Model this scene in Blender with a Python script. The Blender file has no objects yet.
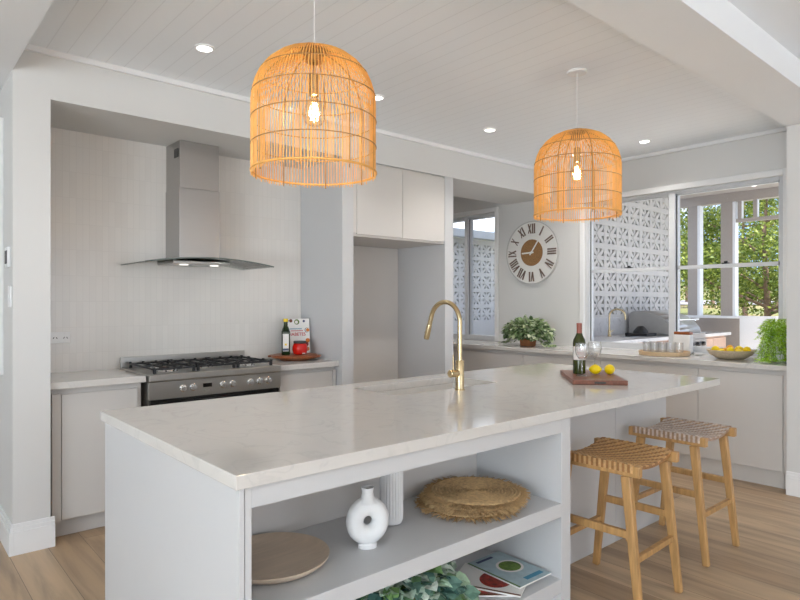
import bpy, bmesh, math, random
from mathutils import Vector, Matrix
random.seed(7)
S = bpy.context.scene
COL = S.collection
PI = math.pi

# ------------------------------------------------------------------ camera, sky, sun, exposure
cam = bpy.data.objects.new('camera', bpy.data.cameras.new('camera'))
COL.objects.link(cam)
cam.data.sensor_width = 36.0
cam.data.lens = 36.0 * 603.6 / 800.0
cam.data.shift_y = 3.0 / 800.0
cam.data.clip_start = 0.05
cam.location = (0, 0, 1.35)
cam.rotation_euler = (PI / 2, 0, math.atan2(694, 603.6) - PI / 2)
S.camera = cam

S.view_settings.view_transform = 'Standard'
S.view_settings.look = 'None'
S.view_settings.gamma = 1.0
S.view_settings.use_curve_mapping = False
S.view_settings.exposure = 0.31
S.cycles.transparent_max_bounces = 48

def srgb(r, g, b):
    def f(c):
        c /= 255.0
        return c / 12.92 if c <= 0.04045 else ((c + 0.055) / 1.055) ** 2.4
    return (f(r), f(g), f(b), 1.0)

W = bpy.data.worlds.new('sky'); S.world = W; W.use_nodes = True
nt = W.node_tree; nt.nodes.clear()
wo = nt.nodes.new('ShaderNodeOutputWorld'); bg = nt.nodes.new('ShaderNodeBackground')
tc = nt.nodes.new('ShaderNodeTexCoord'); nz = nt.nodes.new('ShaderNodeTexNoise')
rp = nt.nodes.new('ShaderNodeValToRGB')
nz.inputs['Scale'].default_value = 5.0; nz.inputs['Detail'].default_value = 6.0
rp.color_ramp.elements[0].position = 0.38; rp.color_ramp.elements[0].color = srgb(150, 184, 236)
rp.color_ramp.elements[1].position = 0.53; rp.color_ramp.elements[1].color = srgb(238, 243, 250)
nt.links.new(tc.outputs['Generated'], nz.inputs['Vector'])
nt.links.new(nz.outputs['Fac'], rp.inputs['Fac'])
nt.links.new(rp.outputs['Color'], bg.inputs['Color'])
bg.inputs['Strength'].default_value = 1.9
nt.links.new(bg.outputs['Background'], wo.inputs['Surface'])

sun = bpy.data.objects.new('sun', bpy.data.lights.new('sun', 'SUN')); COL.objects.link(sun)
sun.data.energy = 10.0; sun.data.angle = 0.02; sun.data.color = (1.0, 0.985, 0.96)
sun.rotation_euler = Vector((0.03, 0.62, -0.72)).to_track_quat('-Z', 'Y').to_euler()

def area(name, loc, d, sx, sy, power, color=(1, 1, 1)):
    o = bpy.data.objects.new(name, bpy.data.lights.new(name, 'AREA')); COL.objects.link(o)
    o.data.shape = 'RECTANGLE'; o.data.size = sx; o.data.size_y = sy
    o.data.energy = power; o.data.color = color
    o.location = loc; o.rotation_euler = Vector(d).to_track_quat('-Z', 'Z').to_euler()
    return o
# added fill lamps in unseen openings behind and left of the camera, tilted upward
area('daylight_south', (-2.2, -6.38, 1.25), (0, 1, 2.6), 3.6, 2.3, 25, (0.86, 0.94, 1.0))
area('daylight_south', (2.6, -6.38, 1.25), (0, 1, 2.6), 3.6, 2.3, 70, (0.86, 0.94, 1.0))
area('daylight_west', (-5.38, -1.0, 1.25), (1, 0, 2.4), 5.0, 2.3, 430, (0.83, 0.935, 1.0))

# ------------------------------------------------------------------ materials
def new_mat(name):
    m = bpy.data.materials.new(name); m.use_nodes = True
    n = m.node_tree.nodes; n.clear()
    out = n.new('ShaderNodeOutputMaterial'); b = n.new('ShaderNodeBsdfPrincipled')
    m.node_tree.links.new(b.outputs[0], out.inputs[0])
    return m, m.node_tree, b

def mat(name, c, rough=0.5, metal=0.0, var=0.0, scale=20.0, stretch=(1, 1, 1), bump=0.0, emit=None, trans=0.0, spec=None):
    m, t, b = new_mat(name)
    b.inputs['Base Color'].default_value = c
    b.inputs['Roughness'].default_value = rough
    b.inputs['Metallic'].default_value = metal
    if spec is not None: b.inputs['Specular IOR Level'].default_value = spec
    if trans: b.inputs['Transmission Weight'].default_value = trans
    if emit:
        b.inputs['Emission Color'].default_value = c; b.inputs['Emission Strength'].default_value = emit
    if var or bump:
        tcn = t.nodes.new('ShaderNodeTexCoord'); mp = t.nodes.new('ShaderNodeMapping')
        mp.inputs['Scale'].default_value = stretch
        nn = t.nodes.new('ShaderNodeTexNoise'); nn.inputs['Scale'].default_value = scale; nn.inputs['Detail'].default_value = 5
        t.links.new(tcn.outputs['Object'], mp.inputs[0]); t.links.new(mp.outputs[0], nn.inputs['Vector'])
        if var:
            r = t.nodes.new('ShaderNodeValToRGB')
            r.color_ramp.elements[0].position = 0.3; r.color_ramp.elements[1].position = 0.7
            r.color_ramp.elements[0].color = tuple(x * (1 - var) for x in c[:3]) + (1,)
            r.color_ramp.elements[1].color = tuple(min(1, x * (1 + var)) for x in c[:3]) + (1,)
            t.links.new(nn.outputs['Fac'], r.inputs['Fac']); t.links.new(r.outputs['Color'], b.inputs['Base Color'])
        if bump:
            bp = t.nodes.new('ShaderNodeBump'); bp.inputs['Strength'].default_value = bump; bp.inputs['Distance'].default_value = 0.002
            t.links.new(nn.outputs['Fac'], bp.inputs['Height']); t.links.new(bp.outputs[0], b.inputs['Normal'])
    return m

def ramp_set(r, stops):
    e = r.color_ramp.elements
    while len(e) > 1: e.remove(e[-1])
    e[0].position, e[0].color = stops[0]
    for p, c in stops[1:]:
        k = e.new(p); k.color = c

M = {}
M['wall'] = mat('wall_paint', srgb(217, 216, 214), 0.55, var=0.008, scale=3)
M['ceil'] = mat('ceiling_paint', srgb(240, 243, 247), 0.6, var=0.008, scale=3)
M['trim'] = mat('trim_gloss', srgb(236, 236, 236), 0.35, var=0.005, scale=3)
M['cab'] = mat('cabinet_satin', srgb(210, 206, 202), 0.4, var=0.006, scale=4)
M['cabwhite'] = mat('cabinet_white', srgb(204, 204, 205), 0.4, var=0.006, scale=4)
M['gap'] = mat('shadow_gap', srgb(150, 146, 140), 0.6, var=0.02)
M['steel'] = mat('brushed_steel', srgb(176, 174, 172), 0.30, 1.0, var=0.02, scale=30, stretch=(0.3, 1, 20))
M['steelh'] = mat('brushed_steel_flat', srgb(186, 184, 180), 0.3, 1.0, var=0.02, scale=12, stretch=(0.3, 20, 20))
M['edgeglass'] = mat('glass_edge_green', srgb(96, 106, 102), 0.15, var=0.03)
M['chrome'] = mat('chrome', srgb(225, 225, 225), 0.12, 1.0, var=0.01)
M['brass'] = mat('brushed_brass', srgb(204, 184, 146), 0.27, 1.0, var=0.04, scale=40, stretch=(1, 1, 8))
M['black'] = mat('cast_iron', srgb(24, 24, 27), 0.45, var=0.15)
M['blackglass'] = mat('black_glass', srgb(12, 11, 11), 0.12, var=0.05)
M['dark'] = mat('dark_plastic', srgb(60, 58, 56), 0.5, var=0.05)
M['sinkm'] = mat('white_composite', srgb(226, 223, 218), 0.35, var=0.01)
M['ceramic'] = mat('matte_ceramic', srgb(230, 230, 230), 0.65, var=0.01, bump=0.1, scale=60)
M['plast'] = mat('white_plastic', srgb(238, 238, 238), 0.3, var=0.005)
M['teak'] = mat('teak', srgb(186, 144, 92), 0.38, var=0.22, scale=9, stretch=(6, 6, 0.7))
M['weave'] = mat('rattan_strip', srgb(204, 162, 112), 0.45, var=0.2, scale=60)
M['weave2'] = mat('pale_rattan_strip', srgb(214, 198, 186), 0.25, var=0.25, scale=60)  # window sheen on the far stool's seat put into the strip colour
M['weavedk'] = mat('dark_rattan_strip', srgb(158, 112, 66), 0.5, var=0.25, scale=60)
M['weave2dk'] = mat('brown_rattan_strip', srgb(166, 134, 108), 0.32, var=0.25, scale=60)
M['rattan'] = mat('rattan', srgb(238, 178, 94), 0.5, var=0.12, scale=30)
M['rattan_dk'] = mat('rattan_binding', srgb(172, 128, 74), 0.6, var=0.15, scale=40)
M['walnut'] = mat('walnut', srgb(128, 80, 62), 0.4, var=0.25, scale=8, stretch=(1.2, 14, 4))
M['acacia'] = mat('acacia', srgb(140, 76, 36), 0.35, var=0.3, scale=8, stretch=(2, 12, 4))
M['palewood'] = mat('pale_wood', srgb(206, 178, 142), 0.45, var=0.12, scale=10, stretch=(2, 12, 4))
M['plate'] = mat('washed_wood', srgb(208, 188, 166), 0.4, var=0.08, scale=8, stretch=(1, 8, 4))
M['jute'] = mat('jute', srgb(190, 158, 114), 0.9, var=0.25, scale=70)
M['jute_dk'] = mat('jute_cord', srgb(168, 136, 94), 0.9, var=0.25, scale=70)
M['lemon'] = mat('lemon_skin', srgb(246, 214, 8), 0.4, var=0.05, bump=0.3, scale=120)
M['mango'] = mat('orange_skin', srgb(240, 168, 20), 0.4, var=0.08, bump=0.3, scale=120)
M['stemg'] = mat('stem_green', srgb(96, 120, 60), 0.6, var=0.15)
M['terra'] = mat('terracotta', srgb(168, 108, 70), 0.8, var=0.15, scale=25)
M['bowlm'] = mat('speckled_stoneware', srgb(188, 172, 146), 0.6, var=0.14, scale=80)
M['winegl'] = mat('green_bottle_glass', srgb(52, 60, 18), 0.08, var=0.15, scale=8)
M['oilgl'] = mat('dark_green_glass', srgb(26, 44, 14), 0.08, var=0.15, scale=8)
M['foil'] = mat('copper_foil', srgb(150, 84, 68), 0.4, 0.1, var=0.05)
M['label'] = mat('paper_label', srgb(232, 226, 222), 0.6, var=0.02)
M['red'] = mat('red_sauce', srgb(206, 26, 14), 0.15, var=0.1)
M['yellowcap'] = mat('yellow_cap', srgb(232, 200, 40), 0.4, var=0.04)
M['paper'] = mat('paper', srgb(238, 236, 232), 0.6, var=0.01)
M['redink'] = mat('red_ink', srgb(196, 52, 62), 0.6, var=0.02)
M['blueink'] = mat('blue_ink', srgb(70, 140, 170), 0.6, var=0.02)
M['orangeink'] = mat('orange_print', srgb(214, 120, 44), 0.6, var=0.3, scale=60)
M['greenink'] = mat('green_print', srgb(96, 122, 50), 0.6, var=0.4, scale=70)
M['navyink'] = mat('navy_print', srgb(70, 78, 110), 0.6, var=0.2, scale=60)
M['foodink'] = mat('food_print', srgb(150, 46, 34), 0.5, var=0.6, scale=60)
M['paleink'] = mat('pale_blue_print', srgb(170, 190, 196), 0.5, var=0.1, scale=30)
M['woodink'] = mat('brown_print', srgb(110, 56, 30), 0.5, var=0.4, scale=40)
M['clockface'] = mat('clock_face', srgb(232, 230, 226), 0.6, var=0.015, scale=8)
M['clockwood'] = mat('clock_wood', srgb(150, 112, 72), 0.6, var=0.25, scale=8, stretch=(12, 12, 1))
M['clocknum'] = mat('clock_numeral', srgb(118, 98, 88), 0.6, var=0.1)
M['clockrim'] = mat('clock_rim', srgb(190, 188, 186), 0.5, var=0.03)
M['alu'] = mat('window_aluminium', srgb(208, 210, 213), 0.4, var=0.01)
M['block'] = mat('painted_block', srgb(198, 195, 192), 0.8, var=0.03, scale=30, bump=0.3)
M['taupe'] = mat('taupe_paint', srgb(166, 158, 152), 0.7, var=0.02)  # shaded version of the veranda finish, shade put into the colour
M['taupedk'] = mat('dark_taupe_paint', srgb(150, 142, 136), 0.75, var=0.02)  # deeper shaded version, shade put into the colour
M['outwhite'] = mat('exterior_white', srgb(228, 230, 234), 0.6, var=0.01)  # sunlit version of the veranda finish, sunlight put into the colour
M['printgrey'] = mat('grey_print', srgb(150, 153, 154), 0.4, var=0.25, scale=4)
M['gutter'] = mat('gutter_grey', srgb(178, 180, 184), 0.5, var=0.02)
M['timber'] = mat('outdoor_timber', srgb(198, 166, 146), 0.6, var=0.08, scale=8, stretch=(14, 14, 1))
M['bbqgrey'] = mat('barbecue_grey', srgb(168, 166, 164), 0.45, 0.2, var=0.04)
M['bark'] = mat('bark', srgb(128, 104, 88), 0.9, var=0.3, scale=12)
M['road'] = mat('asphalt', srgb(140, 134, 136), 0.9, var=0.08)
M['deck'] = mat('veranda_tile', srgb(205, 201, 194), 0.7, var=0.05)
M['shade_roof'] = mat('roof_sheet', srgb(214, 216, 220), 0.6, var=0.02)

def stone(name, base, vein, sc=1.0, rough=0.09):
    m, t, b = new_mat(name)
    b.inputs['Roughness'].default_value = rough
    tcn = t.nodes.new('ShaderNodeTexCoord')
    n1 = t.nodes.new('ShaderNodeTexNoise'); n1.inputs['Scale'].default_value = 3.2 * sc; n1.inputs['Detail'].default_value = 9
    n1.inputs['Distortion'].default_value = 1.6
    r1 = t.nodes.new('ShaderNodeValToRGB')
    ramp_set(r1, [(0.0, (0, 0, 0, 1)), (0.475, (0, 0, 0, 1)), (0.5, (1, 1, 1, 1)), (0.525, (0, 0, 0, 1)), (1.0, (0, 0, 0, 1))])
    n2 = t.nodes.new('ShaderNodeTexNoise'); n2.inputs['Scale'].default_value = 9 * sc; n2.inputs['Detail'].default_value = 7
    mx = t.nodes.new('ShaderNodeMix'); mx.data_type = 'RGBA'
    mx.inputs[6].default_value = base; mx.inputs[7].default_value = vein
    mu = t.nodes.new('ShaderNodeMath'); mu.operation = 'MULTIPLY'
    ad = t.nodes.new('ShaderNodeMath'); ad.operation = 'MULTIPLY_ADD'; ad.inputs[1].default_value = 0.55; ad.inputs[2].default_value = 0.0
    for n in (n1, n2): t.links.new(tcn.outputs['Object'], n.inputs['Vector'])
    t.links.new(n1.outputs['Fac'], r1.inputs['Fac'])
    t.links.new(r1.outputs['Color'], mu.inputs[0]); t.links.new(n2.outputs['Fac'], mu.inputs[1])
    t.links.new(n2.outputs['Fac'], ad.inputs[0])
    a2 = t.nodes.new('ShaderNodeMath'); a2.operation = 'ADD'; a2.use_clamp = True
    t.links.new(mu.outputs[0], a2.inputs[0])
    s2 = t.nodes.new('ShaderNodeMath'); s2.operation = 'SUBTRACT'; s2.inputs[1].default_value = 0.18
    t.links.new(ad.outputs[0], s2.inputs[0]); t.links.new(s2.outputs[0], a2.inputs[1])
    t.links.new(a2.outputs[0], mx.inputs[0]); t.links.new(mx.outputs[2], b.inputs['Base Color'])
    return m
M['stone'] = stone('pale_quartz', srgb(214, 210, 205), srgb(200, 197, 193))
M['marble'] = stone('grey_marble', srgb(206, 204, 204), srgb(140, 139, 142), 1.5, 0.3)

def floor_mat():
    m, t, b = new_mat('oak_planks')
    b.inputs['Roughness'].default_value = 0.42
    tcn = t.nodes.new('ShaderNodeTexCoord'); mp = t.nodes.new('ShaderNodeMapping')
    mp.inputs['Rotation'].default_value = (0, 0, PI / 2)
    br = t.nodes.new('ShaderNodeTexBrick'); br.offset = 0.37; br.inputs['Scale'].default_value = 1
    br.inputs['Brick Width'].default_value = 1.9; br.inputs['Row Height'].default_value = 0.18
    br.inputs['Mortar Size'].default_value = 0.0012; br.inputs['Mortar Smooth'].default_value = 0.0
    br.inputs['Color1'].default_value = srgb(194, 168, 138); br.inputs['Color2'].default_value = srgb(168, 142, 114)
    br.inputs['Mortar'].default_value = srgb(112, 98, 86)
    t.links.new(tcn.outputs['Object'], mp.inputs[0]); t.links.new(mp.outputs[0], br.inputs['Vector'])
    m2 = t.nodes.new('ShaderNodeMapping'); m2.inputs['Scale'].default_value = (9, 0.9, 1)
    nn = t.nodes.new('ShaderNodeTexNoise'); nn.inputs['Scale'].default_value = 1.6; nn.inputs['Detail'].default_value = 7
    nn.inputs['Distortion'].default_value = 0.7
    t.links.new(tcn.outputs['Object'], m2.inputs[0]); t.links.new(m2.outputs[0], nn.inputs['Vector'])
    r = t.nodes.new('ShaderNodeValToRGB'); ramp_set(r, [(0.3, (0.60, 0.60, 0.61, 1)), (0.55, (1, 1, 1, 1)), (0.75, (1.18, 1.16, 1.12, 1))])
    t.links.new(nn.outputs['Fac'], r.inputs['Fac'])
    mx = t.nodes.new('ShaderNodeMix'); mx.data_type = 'RGBA'; mx.blend_type = 'MULTIPLY'; mx.inputs[0].default_value = 0.85
    t.links.new(br.outputs['Color'], mx.inputs[6]); t.links.new(r.outputs['Color'], mx.inputs[7])
    t.links.new(mx.outputs[2], b.inputs['Base Color'])
    return m
M['floor'] = floor_mat()

def tile_mat():
    m, t, b = new_mat('stacked_tile')
    b.inputs['Roughness'].default_value = 0.22
    tcn = t.nodes.new('ShaderNodeTexCoord'); mp = t.nodes.new('ShaderNodeMapping')
    mp.inputs['Rotation'].default_value = (PI / 2, 0, 0)
    br = t.nodes.new('ShaderNodeTexBrick'); br.offset = 0.0; br.inputs['Scale'].default_value = 1
    br.inputs['Brick Width'].default_value = 0.04; br.inputs['Row Height'].default_value = 0.17
    br.inputs['Mortar Size'].default_value = 0.0016; br.inputs['Mortar Smooth'].default_value = 0.3
    br.inputs['Color1'].default_value = srgb(226, 222, 217); br.inputs['Color2'].default_value = srgb(222, 218, 213)
    br.inputs['Mortar'].default_value = srgb(217, 213, 208)
    t.links.new(tcn.outputs['Object'], mp.inputs[0]); t.links.new(mp.outputs[0], br.inputs['Vector'])
    t.links.new(br.outputs['Color'], b.inputs['Base Color'])
    bp = t.nodes.new('ShaderNodeBump'); bp.inputs['Strength'].default_value = 0.12; bp.inputs['Distance'].default_value = 0.002; bp.invert = True
    t.links.new(br.outputs['Fac'], bp.inputs['Height']); t.links.new(bp.outputs[0], b.inputs['Normal'])
    return m
M['tile'] = tile_mat()

def vj_mat():
    m, t, b = new_mat('vj_ceiling_boards')
    b.inputs['Roughness'].default_value = 0.5
    tcn = t.nodes.new('ShaderNodeTexCoord'); sx = t.nodes.new('ShaderNodeSeparateXYZ')
    t.links.new(tcn.outputs['Object'], sx.inputs[0])
    md = t.nodes.new('ShaderNodeMath'); md.operation = 'FLOORED_MODULO'; md.inputs[1].default_value = 0.101
    t.links.new(sx.outputs['X'], md.inputs[0])
    lt = t.nodes.new('ShaderNodeMath'); lt.operation = 'LESS_THAN'; lt.inputs[1].default_value = 0.006
    t.links.new(md.outputs[0], lt.inputs[0])
    mx = t.nodes.new('ShaderNodeMix'); mx.data_type = 'RGBA'
    mx.inputs[6].default_value = srgb(243, 247, 252); mx.inputs[7].default_value = srgb(232, 236, 241)
    t.links.new(lt.outputs[0], mx.inputs[0]); t.links.new(mx.outputs[2], b.inputs['Base Color'])
    bp = t.nodes.new('ShaderNodeBump'); bp.inputs['Strength'].default_value = 0.2; bp.inputs['Distance'].default_value = 0.002; bp.invert = True
    t.links.new(lt.outputs[0], bp.inputs['Height']); t.links.new(bp.outputs[0], b.inputs['Normal'])
    return m
M['vj'] = vj_mat()

def glass_mat(name, tint=(1, 1, 1), k=1.0, edge=0.0, haze=0.0):
    m = bpy.data.materials.new(name); m.use_nodes = True; t = m.node_tree; t.nodes.clear()
    out = t.nodes.new('ShaderNodeOutputMaterial'); tr = t.nodes.new('ShaderNodeBsdfTransparent'); gl = t.nodes.new('ShaderNodeBsdfGlossy')
    lw = t.nodes.new('ShaderNodeLayerWeight'); lw.inputs['Blend'].default_value = 0.12
    mu = t.nodes.new('ShaderNodeMath'); mu.operation = 'MULTIPLY_ADD'; mu.inputs[1].default_value = k; mu.inputs[2].default_value = edge
    mu.use_clamp = True
    mi = t.nodes.new('ShaderNodeMixShader')
    tr.inputs[0].default_value = tint + (1,); gl.inputs['Roughness'].default_value = 0.03
    t.links.new(lw.outputs['Fresnel'], mu.inputs[0]); t.links.new(mu.outputs[0], mi.inputs[0])
    t.links.new(tr.outputs[0], mi.inputs[1]); t.links.new(gl.outputs[0], mi.inputs[2]); t.links.new(mi.outputs[0], out.inputs[0])
    if haze:
        df = t.nodes.new('ShaderNodeBsdfTranslucent'); d2 = t.nodes.new('ShaderNodeBsdfDiffuse'); a1 = t.nodes.new('ShaderNodeMixShader'); a2 = t.nodes.new('ShaderNodeMixShader')
        a1.inputs[0].default_value = .5; a2.inputs[0].default_value = haze
        t.links.new(df.outputs[0], a1.inputs[1]); t.links.new(d2.outputs[0], a1.inputs[2])
        t.links.new(mi.outputs[0], a2.inputs[1]); t.links.new(a1.outputs[0], a2.inputs[2]); t.links.new(a2.outputs[0], out.inputs[0])
    return m
M['glass'] = glass_mat('clear_glass', (0.985, 0.988, 0.988), 0.6, 0.09, 0.075)
M['pane'] = glass_mat('window_glass', (0.96, 0.97, 0.98), 0.5)
M['hoodglass'] = glass_mat('hood_glass', (0.82, 0.86, 0.85), 1.0, 0.05)
M['bulbglass'] = glass_mat('bulb_glass', (1.0, 0.95, 0.86), 1.0, 0.10)

def emit_mat(name, c, s):
    m = bpy.data.materials.new(name); m.use_nodes = True; t = m.node_tree; t.nodes.clear()
    out = t.nodes.new('ShaderNodeOutputMaterial'); e = t.nodes.new('ShaderNodeEmission')
    e.inputs[0].default_value = c; e.inputs[1].default_value = s
    t.links.new(e.outputs[0], out.inputs[0]); return m
M['lens'] = emit_mat('lamp_lens', (1, 0.96, 0.9, 1), 6)
M['filament'] = emit_mat('filament', (1, 0.78, 0.46, 1), 30)
M['led'] = emit_mat('blue_led', (0.25, 0.3, 1, 1), 2)
M['hoodlamp'] = emit_mat('hood_lamp', (1, 0.97, 0.92, 1), 1.2)

def leaf_mat(name, stops, rough=0.45, transl=0.25):
    m, t, b = new_mat(name)
    b.inputs['Roughness'].default_value = rough
    g = t.nodes.new('ShaderNodeNewGeometry'); r = t.nodes.new('ShaderNodeValToRGB'); ramp_set(r, stops)
    t.links.new(g.outputs['Random Per Island'], r.inputs['Fac'])
    nn = t.nodes.new('ShaderNodeTexNoise'); nn.inputs['Scale'].default_value = 60
    tcn = t.nodes.new('ShaderNodeTexCoord'); t.links.new(tcn.outputs['Object'], nn.inputs['Vector'])
    hs = t.nodes.new('ShaderNodeHueSaturation'); ma = t.nodes.new('ShaderNodeMath'); ma.operation = 'MULTIPLY_ADD'
    ma.inputs[1].default_value = 0.9; ma.inputs[2].default_value = 0.55
    t.links.new(nn.outputs['Fac'], ma.inputs[0]); t.links.new(ma.outputs[0], hs.inputs['Value'])
    t.links.new(r.outputs['Color'], hs.inputs['Color']); t.links.new(hs.outputs['Color'], b.inputs['Base Color'])
    if transl:
        tl = t.nodes.new('ShaderNodeBsdfTranslucent'); mi = t.nodes.new('ShaderNodeMixShader'); mi.inputs[0].default_value = transl
        t.links.new(hs.outputs['Color'], tl.inputs['Color'])
        out = [n for n in t.nodes if n.type == 'OUTPUT_MATERIAL'][0]
        t.links.new(b.outputs[0], mi.inputs[1]); t.links.new(tl.outputs[0], mi.inputs[2]); t.links.new(mi.outputs[0], out.inputs[0])
    return m
M['ivy'] = leaf_mat('variegated_leaf', [(0, srgb(84, 110, 76)), (0.35, srgb(124, 150, 100)), (0.65, srgb(172, 190, 140)), (0.9, srgb(224, 230, 200))])
M['ivy2'] = leaf_mat('blue_green_leaf', [(0, srgb(60, 96, 90)), (0.3, srgb(112, 148, 134)), (0.5, srgb(122, 158, 92)), (0.7, srgb(176, 200, 182)), (0.9, srgb(222, 232, 220))], 0.3, 0.1)
M['fern'] = leaf_mat('fern_leaf', [(0, srgb(134, 182, 34)), (0.45, srgb(184, 226, 60)), (0.75, srgb(208, 240, 110)), (1.0, srgb(232, 248, 206))], 0.45, 0.45)
M['gum'] = leaf_mat('gum_leaf', [(0, srgb(70, 88, 34)), (0.5, srgb(108, 126, 48)), (0.9, srgb(150, 158, 70))], 0.6, 0.35)
M['gumdk'] = leaf_mat('dark_gum_leaf', [(0, srgb(46, 62, 34)), (0.5, srgb(70, 86, 44)), (0.9, srgb(100, 112, 60))], 0.6, 0.35)
def grass_mat():
    m, t, b = new_mat('meadow'); b.inputs['Roughness'].default_value = 0.9
    tcn = t.nodes.new('ShaderNodeTexCoord'); nn = t.nodes.new('ShaderNodeTexNoise'); nn.inputs['Scale'].default_value = 0.25; nn.inputs['Detail'].default_value = 8
    r = t.nodes.new('ShaderNodeValToRGB'); ramp_set(r, [(0.3, srgb(86, 96, 46)), (0.5, srgb(116, 114, 64)), (0.7, srgb(140, 122, 84))])
    t.links.new(tcn.outputs['Object'], nn.inputs['Vector']); t.links.new(nn.outputs['Fac'], r.inputs['Fac']); t.links.new(r.outputs['Color'], b.inputs['Base Color'])
    return m
M['grass'] = grass_mat()

# ------------------------------------------------------------------ mesh helpers
class MB:
    def __init__(self): self.v = []; self.f = []; self.m = []
    def add(self, vs, fs, mi=0):
        n = len(self.v); self.v += [tuple(p) for p in vs]
        self.f += [tuple(i + n for i in f) for f in fs]; self.m += [mi] * len(fs)
        return self
    def box(self, x0, x1, y0, y1, z0, z1, mi=0, T=None):
        vs = [(x0, y0, z0), (x1, y0, z0), (x1, y1, z0), (x0, y1, z0), (x0, y0, z1), (x1, y0, z1), (x1, y1, z1), (x0, y1, z1)]
        if T is not None: vs = [tuple(T @ Vector(p)) for p in vs]
        return self.add(vs, [(3, 2, 1, 0), (4, 5, 6, 7), (0, 1, 5, 4), (1, 2, 6, 5), (2, 3, 7, 6), (3, 0, 4, 7)], mi)
    def prism(self, p0, p1, w0, w1=None, d0=None, d1=None, up=(1, 0, 0), mi=0):
        # tapered bar from p0 to p1, section w (along up) x d (across)
        w1 = w1 or w0; d0 = d0 or w0; d1 = d1 or d0
        a, b = Vector(p0), Vector(p1); ax = (b - a).normalized()
        u = Vector(up); u = (u - ax * u.dot(ax)).normalized(); s = ax.cross(u)
        vs = []
        for q, w, d in ((a, w0, d0), (b, w1, d1)):
            for i, j in ((-1, -1), (1, -1), (1, 1), (-1, 1)):
                vs.append(q + u * (i * w / 2) + s * (j * d / 2))
        return self.add(vs, [(3, 2, 1, 0), (4, 5, 6, 7), (0, 1, 5, 4), (1, 2, 6, 5), (2, 3, 7, 6), (3, 0, 4, 7)], mi)
    def lathe(self, prof, n=32, c=(0, 0, 0), mi=0, cap0=True, cap1=True, T=None, sx=1, sy=1):
        vs = []; fs = []; k = len(prof)
        for i in range(n):
            a = 2 * PI * i / n
            for r, z in prof: vs.append(Vector((r * math.cos(a) * sx, r * math.sin(a) * sy, z)))
        for i in range(n):
            j = (i + 1) % n
            for q in range(k - 1): fs.append((i * k + q, j * k + q, j * k + q + 1, i * k + q + 1))
        if cap0 and prof[0][0] > 1e-6: fs.append(tuple(i * k for i in reversed(range(n))))
        if cap1 and prof[-1][0] > 1e-6: fs.append(tuple(i * k + k - 1 for i in range(n)))
        if T is not None: vs = [T @ p for p in vs]
        vs = [p + Vector(c) for p in vs]
        return self.add(vs, fs, mi)
    def tube(self, pts, r, n=8, closed=False, mi=0, caps=True):
        pts = [Vector(p) for p in pts]; L = len(pts)
        rs = r if isinstance(r, (list, tuple)) else [r] * L
        vs = []; fs = []; prev = None
        for i, p in enumerate(pts):
            if closed: t = pts[(i + 1) % L] - pts[i - 1]
            else: t = pts[min(i + 1, L - 1)] - pts[max(i - 1, 0)]
            t.normalize()
            if prev is None:
                u = Vector((0, 0, 1)) if abs(t.z) < 0.9 else Vector((1, 0, 0))
            else: u = prev
            u = (u - t * u.dot(t)).normalized(); prev = u; s = t.cross(u)
            for q in range(n):
                a = 2 * PI * q / n
                vs.append(p + (u * math.cos(a) + s * math.sin(a)) * rs[i])
        R = L if closed else L - 1
        for i in range(R):
            j = (i + 1) % L
            for q in range(n):
                q2 = (q + 1) % n; fs.append((i * n + q, i * n + q2, j * n + q2, j * n + q))
        if caps and not closed:
            fs.append(tuple(reversed(range(n)))); fs.append(tuple((L - 1) * n + q for q in range(n)))
        return self.add(vs, fs, mi)
    def sphere(self, c, r, n=16, m=10, sx=1, sy=1, sz=1, mi=0):
        prof = [(max(1e-5, math.sin(PI * i / m)) * r, -math.cos(PI * i / m) * r * sz) for i in range(m + 1)]
        return self.lathe(prof, n, c, mi, False, False, sx=sx, sy=sy)
    def leaf(self, p, d, up, L, Wd, mi=0):
        # heart-like folded leaf
        d = Vector(d).normalized(); s = d.cross(Vector(up))
        if s.length < 1e-4: s = d.cross(Vector((1, 0, 0)))
        s.normalize(); nrm = s.cross(d); p = Vector(p)
        c = [p, p + d * L * .25 + s * Wd * .5 + nrm * L * .10, p + d * L * .65 + s * Wd * .36 + nrm * L * .08,
             p + d * L - nrm * L * .12, p + d * L * .65 - s * Wd * .36 + nrm * L * .08, p + d * L * .25 - s * Wd * .5 + nrm * L * .10, p + d * L * .5]
        return self.add(c, [(0, 1, 6), (1, 2, 6), (2, 3, 6), (3, 4, 6), (4, 5, 6), (5, 0, 6)], mi)
    def build(self, name, mats, parent=None, smooth=False, bevel=0.0, loc=None, label=None):
        me = bpy.data.meshes.new(name); me.from_pydata(self.v, [], self.f)
        if not isinstance(mats, (list, tuple)): mats = [mats]
        for q in mats: me.materials.append(M[q])
        me.polygons.foreach_set('material_index', self.m)
        if smooth: me.polygons.foreach_set('use_smooth', [True] * len(me.polygons))
        me.update()
        o = bpy.data.objects.new(name, me); COL.objects.link(o)
        if parent is not None: o.parent = parent
        if loc is not None: o.location = loc
        if bevel:
            b = o.modifiers.new('bevel', 'BEVEL'); b.width = bevel; b.segments = 2; b.limit_method = 'ANGLE'; b.angle_limit = 0.6
        if smooth and me.polygons:
            try:
                me.set_sharp_from_angle(angle=math.radians(40))
            except Exception: pass
        if label: o['label'] = label
        return o

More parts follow.
